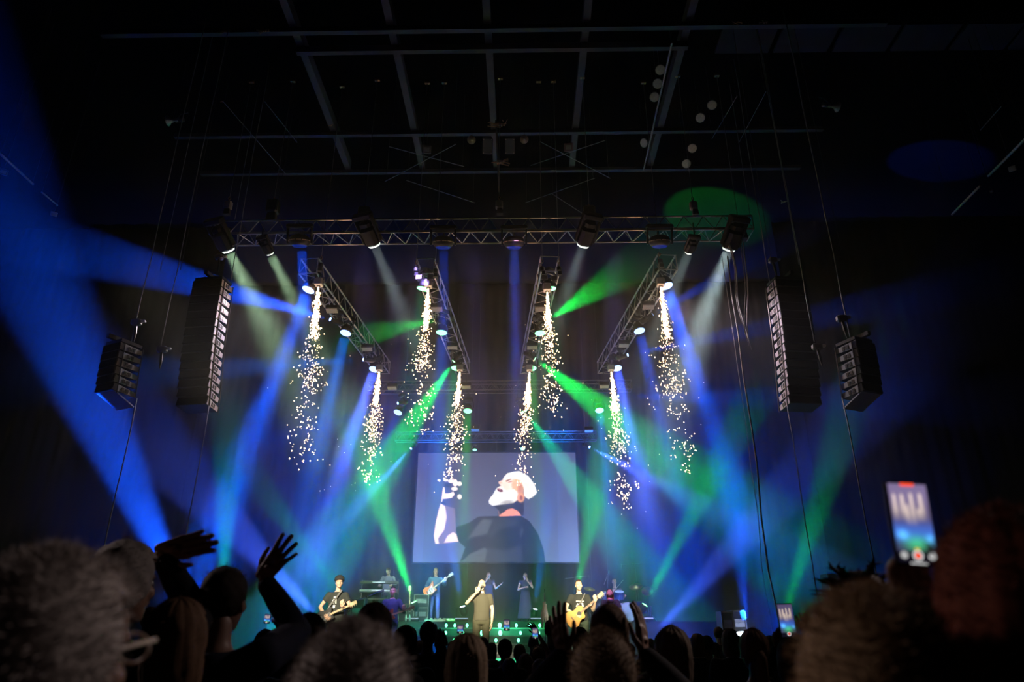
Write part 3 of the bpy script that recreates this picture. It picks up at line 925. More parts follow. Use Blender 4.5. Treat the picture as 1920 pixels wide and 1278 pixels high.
for px, py, dh, lab in FLD:
    p = at(px, py, dh - 1.9)
    o = place(FL, p, (CAM - p).normalized() + Vector((-.1 if 'edge' not in lab else -.9, .1, -.2)), 'round dusty flood lamp, ' + lab, s=.8)
    hangl.append((o, p))
for o, p in hangl: hanger(o, p + Vector((0, .1, .1)))
for px, py, lab in ((884,262,'left of the twin roof speakers'),(983,261,'right of the twin roof speakers')):
    p = at(px, py, 12.6)
    t = thing('dish_lamp', 'round amber dish lamp ' + lab, 'lamp', p)
    aim(t, (CAM - p))
    m = MB(); m.lathe([(.115, 0), (.12, .02), (.06, .08), (.03, .1)], 18); m.build('dish', mat('amber_dish', (.55, .42, .28), .5, 0, .2, 10), t, True)
    m = MB(); m.ell((0, 0, -.01), (.03, .03, .02)); m.build('bulb', mat('clear_bulb', (.9, .85, .75), .2), t, True); hanger(t, p + Vector((0, .06, .02)))
for px, lab in ((914, 'left'), (956, 'right')):
    p = at(px, 274, 12.4)
    t = thing('roof_speaker', 'flat grey roof loudspeaker, %s one of the twin pair on the centre beam' % lab, 'loudspeaker', p); aim(t, CAM - p + Vector((0, 3, 0)))
    m = MB(); m.box((0, 0, .12), (.3, .44, .24), bev=.03); m.build('cabinet', BLACK2, t)
    m = MB(); m.box((0, 0, -.005), (.26, .4, .02)); m.build('grille', mat('grey_grille', (.13, .15, .15), .7, 0, .2, 60), t)
    for sx in (-.11, .11):
        for sy in (-.18, .18):
            m = MB(); m.ell((sx, sy, -.02), (.012, .012, .008), 8, 5); m.build('bolt', PALE, t)
o = rod('centre_hanger', at(930, 225, 13.9), at(936, 360, 12.2), .03, DALU); tag(o, 'dark rod hanging from the centre roof beam behind the twin speakers', 'rod')
RUST = mat('rusty_clamp', (.4, .2, .1), .7, .2, .4, 25)
def clampc(px, py, dh, seed, label, n=9, s=.12, m_=RUST):
    rnd = random.Random(seed); p = at(px, py, dh)
    mb = MB()
    for i in range(n):
        a = p + Vector([rnd.uniform(-s, s) * 1.6, rnd.uniform(-s, s) * .6, rnd.uniform(-s, s) * .5]); b = p + Vector([rnd.uniform(-s, s) * 1.6, rnd.uniform(-s, s) * .6, rnd.uniform(-s, s) * .5])
        mb.tube([a, b], .012, 5)
    mb.box(p, (s * .5, s * .5, s * .4), bev=.01)
    return tag(mb.build('roof_clamps', m_, None, world=True), label, 'clamp')
clampc(933, 232, 13.8, 1, 'tangle of rusty clamps and wire above the twin roof speakers', 16, .2)
clampc(938, 303, 12.3, 2, 'tangle of rusty clamps and wire below the twin roof speakers', 14, .17)
clampc(423, 58, 14.0, 3, 'rusty beam clamp at the upper left of the roof, left of a pair', 6, .1)
clampc(492, 58, 14.0, 4, 'rusty beam clamp at the upper left of the roof, right of a pair', 8, .12)
clampc(1382, 42, 14.0, 5, 'orange beam clamp at the upper right of the roof, left of a pair', 6, .08)
clampc(1433, 42, 14.0, 6, 'orange beam clamp at the upper right of the roof, right of a pair', 6, .09)
clampc(418, 190, 14.0, 7, 'small rusty shackle at the tip of the long left bridle', 4, .05)
clampc(1470, 378, 12.0, 8, 'pale shackles on the line above the tall right line array', 4, .08, PALE)
clampc(620, 235, 13.0, 9, 'small pinkish clamp left of the twin roof speakers', 4, .06)
def horn(px, py, tx, ty, lab):
    p = at(px, py, 13.0); q = at(tx, ty, 13.0)
    t = thing('horn_loudspeaker', lab, 'loudspeaker', p)
    t.rotation_euler = (q - p).to_track_quat('Z', 'Y').to_euler()
    m = MB(); m.lathe([(.05, -.2), (.055, -.08), (.035, -.06), (.05, .0), (.08, .08), (.14, .13), (.145, .14)], 16); m.build('horn', mat('beige_horn', (.5, .42, .33), .5, 0, .1, 8), t, True)
    m = MB(); m.lathe([(.06, -.32), (.065, -.18)], 12); m.build('driver', DALU, t, True)
    m = MB(); m.tube([(0, .06, -.1), (0, .2, -.2), (0, .24, -.4)], .015, 5); m.build('bracket', DALU, t)
    hanger(t, p)
horn(324, 226, 290, 228, 'beige horn loudspeaker under the roof at the upper left')
horn(1562, 199, 1600, 205, 'beige horn loudspeaker under the roof at the upper right')
def stay(x0, y0, x1, y1, dh, label, r=.011, dh1=None):
    hung_bar('tie_rod', 'tie rod', at(x0, y0, dh), at(x1, y1, dh1 or dh), r, mat('dull_wire', (.3, .3, .32), .5, .4), label)
stay(418,190,535,325,13.9,'long bridle line at the upper left crossing two suspension lines')
stay(496,190,557,267,13.9,'short bridle line right of the long one at the upper left')
stay(1436,172,1385,268,13.9,'long bridle line at the upper right above the tall line array')
stay(1382,180,1335,260,13.9,'short bridle line left of the long one at the upper right')
for i, (x0,y0,x1,y1,l) in enumerate(((722,340,855,270,'rising tie rod of the left cross under the roof'),(730,275,870,312,'falling tie rod of the left cross under the roof'),
                       (1012,265,1144,334,'falling tie rod of the right cross under the roof'),(995,310,1135,263,'rising tie rod of the right cross under the roof'),
                       (762,338,890,380,'lower left tie rod slanting to the middle'),(985,380,1115,334,'lower right tie rod rising from the middle'),(1036,364,1092,400,'short lower right tie rod above the front truss'))):
    stay(x0, y0, x1, y1, 12.6, l, .012)
for x0,y0,x1,y1,dh,l,r in ((1260,80,1207,318,13.5,'long slanted pipe carrying round flood lamps right of the roof beams',.028),(0,288,62,345,10.5,'upper lighting pipe at the left edge',.03),(78,360,108,385,10.0,'lower lighting pipe at the left edge',.02),
                      (1925,258,1853,330,10.5,'upper lighting pipe at the right edge',.035),(1838,348,1785,402,10.0,'lower lighting pipe at the right edge',.03),(1877,200,1838,244,12,'short rod at the upper right edge',.012)):
    hung_bar('lighting_pipe', 'pipe', at(x0, y0, dh), at(x1, y1, dh), r, mat('worn_pipe', (.32, .27, .26), .5, .3, .3, 20), l, 8)
def smallbox(px, py, dh, sz, m_, label, name='roof_box', cat='box'):
    p = at(px, py, dh); t = thing(name, label, cat, p); aim(t, CAM - p)
    m = MB(); m.box((0, 0, .06), (*sz, .12), bev=.015); m.build('casing', m_, t)
    m = MB(); m.box((0, 0, -.005), (sz[0] * .6, sz[1] * .5, .02)); m.build('face', GREY, t); hanger(t, p)
smallbox(800,280,12.6,(.26,.24),DALU,'small dim square box left of the twin roof speakers')
smallbox(1066,276,12.6,(.26,.24),mat('plum_box', (.16, .1, .14), .6),'small plum tinted square box right of the twin roof speakers')
smallbox(101,401,10.0,(.16,.12),GREY,'small pale square lamp at the end of the lower left pipe','pipe_lamp','lamp')
smallbox(1898,316,10.4,(.16,.14),GREY,'small square lamp under the upper right pipe','pipe_lamp','lamp')
smallbox(1859,359,10.2,(.08,.08),RUST,'small reddish lamp under the lower right pipe','pipe_lamp','lamp')
smallbox(6,322,10.4,(.2,.16),DALU,'dark lamp under the upper left pipe','pipe_lamp','lamp')
for i, (px, dx) in enumerate(((340, 0), (375, 0), (455, 0), (530, 0), (1395, 0), (1420, 0), (1468, 0), (1548, 0))):
    vert(px, 330, 14.9 if 380 < px < 1400 else 13.2, 11.3 if 380 < px < 1400 else 9.0, 15.8, 'faint suspension line under the roof, %s from the left' % ('first','second','third','fourth','fifth','sixth','seventh','eighth')[i], .007, RUBBER if i % 2 else CABLEM, 0)
for l in (PB, PG, SB, SG, ST, SP, PP, RP, FL):
    assert l.name in _used
# ------------------------------------------------------------------ video screen and its picture
import numpy as np
def paint_screen():
    W, H = 260, 180
    vv, uu = np.mgrid[0:H + 1, 0:W + 1]
    u = uu / W; v = vv / H                       # v = 0 at the top
    X = (205 - 42 * v) + ((1612 + 20 * v) - (205 - 42 * v)) * u
    Y = 132 + 976 * v
    img = np.zeros((H + 1, W + 1, 3))
    img[:] = (62, 62, 84)
    img += (np.array([22, 34, 44]) * (v ** 1.5)[..., None]) + (np.array([6, 8, 14]) * ((u > .88) | (u < .06))[..., None])
    def poly(pts, col, a=1.0, soft=3.0):
        inside = np.zeros(X.shape, bool); n = len(pts); dmin = np.full(X.shape, 1e9)
        for i in range(n):
            x1, y1 = pts[i]; x2, y2 = pts[(i + 1) % n]
            c = ((y1 > Y) != (y2 > Y)) & (X < (x2 - x1) * (Y - y1) / ((y2 - y1) or 1e-9) + x1)
            inside ^= c
            L2 = (x2 - x1) ** 2 + (y2 - y1) ** 2 or 1
            t = np.clip(((X - x1) * (x2 - x1) + (Y - y1) * (y2 - y1)) / L2, 0, 1)
            dmin = np.minimum(dmin, np.hypot(X - x1 - t * (x2 - x1), Y - y1 - t * (y2 - y1)))
        sd = np.where(inside, dmin, -dmin)
        k = (np.clip(sd / (2 * soft) + .5, 0, 1) * a)[..., None]
        img[:] = img * (1 - k) + np.array(col) * k
    def el(cx, cy, rx, ry, col, a=1.0, soft=.25, rot=0):
        c, s = math.cos(R(rot)), math.sin(R(rot))
        dx, dy = (X - cx) * c + (Y - cy) * s, -(X - cx) * s + (Y - cy) * c
        d = np.hypot(dx / rx, dy / ry)
        k = (np.clip((1 - d) / soft + .5, 0, 1) * a)[..., None]
        img[:] = img * (1 - k) + np.array(col) * k
    # shirt
    poly([(560, 800), (660, 770), (745, 714), (905, 712), (1125, 708), (1200, 760), (1270, 860), (1320, 1000), (1335, 1110), (580, 1110), (630, 980), (570, 930), (520, 850)], (22, 24, 28), 1, 6)
    poly([(650, 905), (700, 830), (780, 735), (870, 740), (850, 800), (830, 870), (760, 880)], (78, 86, 88), .8, 14)
    poly([(860, 740), (930, 730), (1090, 735), (1060, 800), (930, 830), (850, 900)], (52, 58, 62), .6, 16)
    poly([(585, 1110), (660, 1040), (800, 980), (830, 1010), (800, 1110)], (88, 98, 104), .8, 12)
    poly([(800, 1110), (830, 985), (1000, 1000), (1120, 960), (1140, 1110)], (58, 62, 74), .7, 18)
    poly([(720, 1046), (778, 1046), (778, 1054), (720, 1054)], (60, 60, 64), .8)
    poly([(1110, 860), (1130, 790), (1150, 840), (1120, 900)], (80, 85, 90), .5, 10)
    # raised arm
    poly([(412, 588), (470, 620), (535, 640), (545, 830), (568, 930), (440, 952), (362, 948), (348, 880), (366, 760), (392, 650)], (120, 108, 120), 1, 5)
    poly([(408, 590), (448, 625), (462, 720), (440, 830), (385, 905), (395, 948), (362, 948), (348, 880), (366, 760), (390, 650)], (252, 222, 205), 1, 6)
    poly([(440, 940), (470, 880), (520, 848), (548, 868), (567, 930)], (250, 215, 200), 1, 6)
    poly([(404, 570), (450, 585), (456, 612), (410, 600)], (40, 45, 60), .9)
    poly([(428, 448), (442, 452), (446, 505), (480, 505), (522, 488), (532, 515), (505, 548), (425, 556), (420, 585), (411, 580)], (255, 228, 212), 1, 4)
    for x, y, a, b in ((452, 385, 22, 12), (497, 394, 24, 17), (536, 410, 22, 34), (574, 418, 22, 20), (530, 464, 29, 17), (576, 536, 20, 22), (392, 386, 14, 10)):
        el(x, y, a, b, (255, 235, 220))
    el(470, 430, 30, 20, (20, 20, 28), .8)
    # neck and head
    poly([(880, 615), (1060, 585), (1150, 560), (1145, 700), (920, 705), (930, 660)], (34, 30, 34), .9, 10)
    poly([(922, 662), (932, 700), (975, 672), (1000, 650), (1050, 640), (1100, 668), (1125, 706), (930, 714)], (232, 138, 112), 1, 5)
    poly([(1010, 322), (1130, 330), (1160, 430), (1130, 540), (1060, 590), (960, 602), (880, 600), (838, 580), (855, 540), (918, 480), (912, 456), (948, 434), (927, 418), (925, 400), (962, 384), (985, 345)], (252, 226, 205), 1, 5)
    el(1085, 430, 46, 62, (238, 165, 118), .85, .6)
    el(1125, 480, 30, 60, (170, 100, 70), .7, .8)
    el(990, 440, 30, 40, (246, 200, 178), .7, .8)
    poly([(905, 462), (960, 452), (1000, 495), (1065, 470), (1100, 520), (1060, 590), (960, 606), (872, 618), (840, 598), (838, 570), (868, 528)], (246, 243, 240), 1, 6)
    el(1000, 590, 60, 22, (120, 112, 108), .6, .9, -8)
    el(938, 478, 27, 15, (92, 22, 30), 1, .4, 20); el(938, 472, 16, 5, (200, 160, 160), .8)
    el(945, 410, 16, 12, (240, 160, 140), .7, .7)
    poly([(985, 392), (1035, 372), (1040, 380), (992, 402)], (110, 60, 50), .9, 3)
    el(1028, 402, 22, 6, (150, 90, 80), .7, .6, -15)
    poly([(962, 372), (1005, 325), (1060, 308), (1110, 304), (1190, 348), (1245, 425), (1268, 500), (1235, 535), (1190, 560), (1150, 530), (1150, 450), (1125, 385), (1060, 368), (1000, 372)], (252, 248, 236), 1, 7)
    el(1180, 430, 30, 80, (214, 205, 180), .6, .9, -25)
    el(1122, 545, 34, 44, (226, 150, 108), .95, .5); el(1126, 548, 14, 22, (140, 70, 50), .8, .6)
    lin = np.where(img / 255 <= .04045, img / 255 / 12.92, ((img / 255 + .055) / 1.055) ** 2.4)
    return W, H, lin
def build_screen():
    YS = 28.3
    bl, br, tl, tr = P(776, 1054, YS), P(1084, 1054, YS), P(783, 849, YS), P(1080, 849, YS)
    x0 = (bl.x + tl.x) / 2; x1 = (br.x + tr.x) / 2; z0 = (bl.z + br.z) / 2; z1 = (tl.z + tr.z) / 2
    T = thing('video_screen', 'large hanging video screen showing a bearded white-haired singer with raised fist', 'screen', ((x0 + x1) / 2, YS, z0))
    w = x1 - x0; h = z1 - z0
    W, H, lin = paint_screen()
    vs = []; fs = []
    for j in range(H + 1):
        for i in range(W + 1):
            vs.append((-w / 2 + w * i / W, 0, h - h * j / H))
    for j in range(H):
        for i in range(W):
            a = j * (W + 1) + i
            fs.append((a, a + W + 1, a + W + 2, a + 1))
    me = bpy.data.meshes.new('picture'); me.from_pydata(vs, [], fs)
    ca = me.color_attributes.new('picture', 'FLOAT_COLOR', 'POINT')
    col = np.ones((len(vs), 4)); col[:, :3] = lin.reshape(-1, 3)
    ca.data.foreach_set('color', col.ravel())
    m = bpy.data.materials.new('screen_picture'); m.use_nodes = True; nt = m.node_tree
    b = nt.nodes['Principled BSDF']; b.inputs['Base Color'].default_value = (.02, .02, .02, 1); b.inputs['Roughness'].default_value = .5
    at_ = nt.nodes.new('ShaderNodeAttribute'); at_.attribute_name = 'picture'
    nt.links.new(at_.outputs['Color'], b.inputs['Emission Color']); b.inputs['Emission Strength'].default_value = SCREEN_E
    m.cycles.emission_sampling = 'NONE'
    me.materials.append(m)
    link('picture', me, T, loc=(0, -.03, 0))
    m2 = MB(); m2.box((0, .03, h / 2), (w + .04, .08, h + .04)); m2.build('backing_panel', BLACK2, T)
    m2 = MB()
    for s in (-1, 1): m2.box((s * (w / 2 + .03), 0, h / 2), (.05, .1, h + .1))
    m2.box((0, 0, h + .03), (w + .1, .1, .05)); m2.box((0, 0, -.03), (w + .1, .1, .03)); m2.build('frame', BLACK2, T)
    for s in (-.42, 0, .42):
        rod('hanging_strap', Vector((w * s, .02, h)) + T.location, Vector((w * s, .02, h + .9)) + T.location, .02, BLACK2, T)
SCREEN_E = 2.0
build_screen()
# ------------------------------------------------------------------ figures
def remesh(mb, voxel, smooth=6, fac=.5):
    me = mb.mesh('tmp', BLACK)
    o = bpy.data.objects.new('tmp', me); COL.objects.link(o)
    r = o.modifiers.new('r', 'REMESH'); r.mode = 'VOXEL'; r.voxel_size = voxel
    if smooth:
        s = o.modifiers.new('s', 'SMOOTH'); s.factor = fac; s.iterations = smooth
    dg = bpy.context.evaluated_depsgraph_get()
    e = o.evaluated_get(dg); m2 = e.to_mesh()
    n = len(m2.vertices); co = np.empty(n * 3); m2.vertices.foreach_get('co', co)
    vs = co.reshape(-1, 3).tolist(); fs = [tuple(p.vertices) for p in m2.polygons]
    e.to_mesh_clear(); bpy.data.objects.remove(o); bpy.data.meshes.remove(me)
    return vs, fs

def frame(fwd, up=(0, 0, 1)):
    """matrix whose -Y axis is fwd, Z near up"""
    f = Vector(fwd).normalized(); y = -f; z = Vector(up); x = y.cross(z).normalized(); z = x.cross(y).normalized()
    return Matrix((x, y, z)).transposed().to_4x4()

def ring_loft(mb, rings, n=18, m=0, cap=True):
    vs = []; fs = []
    for c, rx, ry in rings:
        for k in range(n):
            a = 2 * PI * k / n
            vs.append((c[0] + rx * math.cos(a), c[1] + ry * math.sin(a), c[2]))
    for i in range(len(rings) - 1):
        for k in range(n):
            j = (k + 1) % n
            fs.append((i * n + k, i * n + j, i * n + n + j, i * n + n + k))
    if cap:
        fs.append(tuple(range(n - 1, -1, -1))); fs.append(tuple(range((len(rings) - 1) * n, len(rings) * n)))
    return mb.add(vs, fs, m)

def hand_geo(mb, W, d, nrm, thumb, curl=.35, spread=.12, s=1.0, m=0):
    """W wrist, d finger direction, nrm palm normal (fingers curl towards it), thumb = +1/-1 side of the thumb along d x nrm"""
    W = Vector(W); d = Vector(d).normalized(); nrm = Vector(nrm); nrm = (nrm - d * nrm.dot(d)).normalized()
    sd = d.cross(nrm).normalized() * thumb
    fing = [(.030, .088, (.043, .026, .021), .0112), (.010, .092, (.047, .030, .022), .0115), (-.011, .088, (.043, .028, .021), .0110), (-.031, .079, (.034, .020, .018), .0098)]
    for off, L, seg, r in fing:
        k = W + sd * off * s + d * L * s
        mb.capsule(W + sd * off * .6 * s, k, .0165 * s, (r + .004) * s, 8, m)
        a = curl * .7; sp = off / .03 * spread
        p = k
        for i, l in enumerate(seg):
            dr = (d * math.cos(a) + nrm * math.sin(a) + sd * sp * math.cos(a)).normalized()
            q = p + dr * l * s
            mb.capsule(p, q, (r - .0006 * i) * s, (r - .0006 * (i + 1)) * s, 8, m)
            p = q; a += curl
    mb.ell(W + d * .045 * s + nrm * .004 * s, (.03 * s, .03 * s, .02 * s), 10, 7, m=m)
    a = W + sd * .022 * s + d * .012 * s
    dr = (d * .72 + sd * (.75) + nrm * .25).normalized()
    b = a + dr * .045 * s
    mb.capsule(a, b, .0155 * s, .0125 * s, 8, m)
    dr2 = (d * (.92) + sd * .35 + nrm * (.1 + curl * .4)).normalized()
    c = b + dr2 * .032 * s; mb.capsule(b, c, .0118 * s, .0105 * s, 8, m)
    dr3 = (d + sd * (.2 - curl * .3) + nrm * (.1 + curl * .6)).normalized()
    mb.capsule(c, c + dr3 * .026 * s, .0105 * s, .008 * s, 8, m)

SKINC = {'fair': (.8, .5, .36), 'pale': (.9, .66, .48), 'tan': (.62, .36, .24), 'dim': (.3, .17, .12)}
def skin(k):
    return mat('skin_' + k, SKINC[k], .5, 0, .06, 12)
EYE = mat('eye_white', (.85, .85, .85), .3); PUP = mat('pupil', (.02, .015, .01), .2); LIP = mat('lip', (.5, .16, .13), .5)

_headcache = {}
def head_geo(fine=True):
    """a head in its own frame: centre between the ears at the origin, face towards -Y, 0.24 m tall"""
    if fine in _headcache: return _headcache[fine]
    mb = MB()
    mb.ell((0, .012, .035), (.074, .092, .084), 24, 16)
    mb.ell((0, -.012, -.02), (.066, .076, .09), 22, 14)
    mb.ell((0, -.036, -.075), (.045, .045, .04), 18, 12)
    mb.ell((0, -.062, -.098), (.024, .022, .018), 12, 8)
    for s in (-1, 1):
        mb.ell((s * .04, -.058, -.022), (.026, .024, .024), 12, 8)
        mb.capsule((s * .012, -.085, .028), (s * .05, -.068, .026), .011, .009, 8)
        mb.ell((s * .076, .008, -.008), (.008, .019, .032), 12, 8)
    mb.capsule((0, -.084, .02), (0, -.106, -.022), .009, .012, 8)
    for s in (-1, 1): mb.ell((s * .011, -.095, -.026), (.009, .01, .008), 8, 6)
    mb.capsule((-.018, -.088, -.05), (.018, -.088, -.05), .008, .008, 8)
    mb.capsule((-.015, -.084, -.064), (.015, -.084, -.064), .008, .008, 8)
    g = remesh(mb, .0062 if fine else .012, 4 if fine else 2)
    _headcache[fine] = g
    return g

def J0():
    return dict(pelvis=(0, 0, .93), chest=(0, .01, 1.30), neck=(0, .015, 1.47), head=(0, -.01, 1.645),
                ls=(.185, .01, 1.41), rs=(-.185, .01, 1.41), le=(.25, .03, 1.13), re=(-.25, .03, 1.13), lw=(.25, -.05, .88), rw=(-.25, -.05, .88),
                lh=(.095, 0, .90), rh=(-.095, 0, .90), lk=(.11, -.02, .50), rk=(-.11, -.02, .50), la=(.12, .02, .085), ra=(-.12, .02, .085))
def person(label, loc, rotz=0.0, pose=None, s=1.0, look=(0, -1, 0), skn='fair', shirt=None, sleeve=.55, trousers=None, hair=None, haircol=(.05, .03, .02),
           hands=None, group=None, female=False, voxel=.0135, fine=True, strands=0, longsleeve=False, shirtname='shirt', hw=1.0, skirt=False, extra=None, seed=1, hem=.90):
    """pose: joints in the figure's own frame, facing -Y. hands: {'l': (dir, palm normal, curl, spread), 'r': ...}"""
    J = J0(); J.update(pose or {})
    J = {k: Vector(v) for k, v in J.items()}
    hands = hands or {}
    fw = .92 if female else 1.0
    b = MB()
    pe, ch, ne = J['pelvis'], J['chest'], J['neck']
    def sp(t):                       # point along the spine, t in metres above the pelvis in rest pose
        t0 = .37
        return pe.lerp(ch, t / t0) if t < t0 else ch.lerp(ne, (t - t0) / .17)
    def torso(mb, g=0.0, lo=-.05, hi=.56):
        rg = []
        for t, rx, ry in ((-.08, .12, .09), (-.03, .168, .118), (.06, .165, .115), (.17, .142 * fw, .10), (.30, .168 * fw, .115), (.40, .182 * fw, .115), (.47, .165 * fw, .095), (.52, .11, .075), (.56, .062, .06)):
            if lo - .04 <= t <= hi:
                c = sp(t); rg.append((c, rx + g, ry + g))
        ring_loft(mb, rg)
        if female: 
            for q in (-1, 1): mb.ell(sp(.34) + Vector((q * .075, -.09, 0)), (.06 + g, .055 + g, .06 + g), 12, 8)
    torso(b)
    hd = J['head']; HM = frame(look)
    hb = hd + (HM @ Vector((0, .03, -.06)))
    b.capsule(ne - Vector((0, 0, .05)), hb, .062 * fw, .052 * fw, 14)
    for q in 'lr':
        S, E, W = J[q + 's'], J[q + 'e'], J[q + 'w']
        b.capsule(ch + (S - ch) * .55 + Vector((0, 0, .03)), S, .06, .057 * fw, 12)
        b.capsule(S, E, .054 * fw, .040 * fw, 12)
        m_ = E.lerp(W, .3); b.capsule(E, m_, .041 * fw, .040 * fw, 12); b.capsule(m_, W, .040 * fw, .027 * fw, 12)
        Hh, K, A = J[q + 'h'], J[q + 'k'], J[q + 'a']
        b.capsule(Hh, K, .092, .056, 14)
        m_ = K.lerp(A, .3); b.capsule(K, m_, .056, .057, 12); b.capsule(m_, A, .057, .038, 12)
        b.capsule(A + Vector((0, .03, -.04)), A + Vector((0, -.14, -.055)), .038, .030, 10)
    vs, fs = remesh(b, voxel, 6)
    body = MB(); body.add(vs, fs, 0)
    hv, hf = head_geo(fine)
    HT = Matrix.Translation(hd) @ HM
    body.add(hv, hf, 0, HT @ Matrix.Diagonal((hw, 1, 1, 1)))
    if fine:
        for q in (-1, 1):
            body.ell((q * .031, -.074, .008), (.0125, .009, .008), 10, 7, HT, 1)
            body.ell((q * .031, -.0825, .008), (.0055, .003, .0055), 8, 5, HT, 2)
        body.ell((0, -.0945, -.058), (.021, .005, .005), 10, 6, HT, 3)
    for q, th in (('l', -1), ('r', 1)):
        hb_ = MB(); W = J[q + 'w']; E = J[q + 'e']
        d, nr, cu, spd = hands.get(q, ((W - E).normalized(), (.3 if q == 'r' else -.3, -.2, 0), .35, .1))
        hand_geo(hb_, W, d, nr, th, cu, spd, 1.0 if not female else .92)
        if fine or q in hands:
            v2, f2 = remesh(hb_, .0045, 1); body.add(v2, f2, 0)
        else:
            v2, f2 = remesh(hb_, .009, 1); body.add(v2, f2, 0)
    root = thing('person', label, 'person', loc, rotz, group)
    root.scale = (s, s, s)
    body.build('body', [skin(skn), EYE, PUP, LIP], root, True)
    def cloth(mb, name, m, vx=.016):
        v_, f_ = remesh(mb, vx, 4); o = MB(); o.add(v_, f_); 
        return o.build(name, m, root, True)
    if shirt is not None:
        c = MB()
        ring_loft(c, [(sp(t) + Vector((0, 0, 0)), rx, ry) for t, rx, ry in ((hem - .93, .19, .14), (.02, .187, .137), (.14, .172 * fw, .128), (.28, .184 * fw, .132), (.40, .196 * fw, .13), (.475, .178 * fw, .11), (.525, .118, .088), (.55, .075, .072))], 20)
        for q in 'lr':
            S, E, W = J[q + 's'], J[q + 'e'], J[q + 'w']
            c.capsule(ch + (S - ch) * .5 + Vector((0, 0, .03)), S, .074, .071, 12)
            end = S.lerp(E, sleeve) if not longsleeve else E
            c.tube([S, S.lerp(end, .5), end], [.07, .069, .066 if not longsleeve else .055], 12)
            if longsleeve:
                c.capsule(E, E, .054, .054, 12); c.tube([E, E.lerp(W, .5), W.lerp(E, .03)], [.054, .051, .038], 12)
        if female:
            for q in (-1, 1): c.ell(sp(.34) + Vector((q * .075, -.095, 0)), (.072, .066, .07), 12, 8)
        cloth(c, shirtname, shirt)
    if trousers is not None:
        c = MB()
        if skirt:
            ring_loft(c, [(sp(.16), .16, .12), (sp(0), .19, .145), (Vector((0, 0, .6)), .24, .2), (Vector((0, 0, .12)), .3, .25)], 20)
            cloth(c, 'dress_skirt', trousers)
        else:
            ring_loft(c, [(sp(.08), .175, .125), (sp(-.03), .184, .135), (sp(-.1), .16, .12)], 18)
            for q in 'lr':
                Hh, K, A = J[q + 'h'], J[q + 'k'], J[q + 'a']
                c.capsule(Hh, Hh, .105, .105, 12); c.tube([Hh, K], [.104, .075], 12); c.capsule(K, K, .074, .074, 12)
                c.tube([K, A + Vector((0, 0, -.02))], [.074, .062], 12)
            cloth(c, 'trousers', trousers)
        c = MB()
        for q in 'lr':
            A = J[q + 'a']
            c.capsule(A + Vector((0, .045, -.04)), A + Vector((0, -.17, -.048)), .048, .04, 12); c.capsule(A, A + Vector((0, .02, -.03)), .052, .05, 10)
        cloth(c, 'shoes', mat('dark_shoe', (.03, .025, .02), .5), .014)
    if hair:
        hair_geo(root, HT, hair, haircol, strands, seed, hw)
    return root, HT

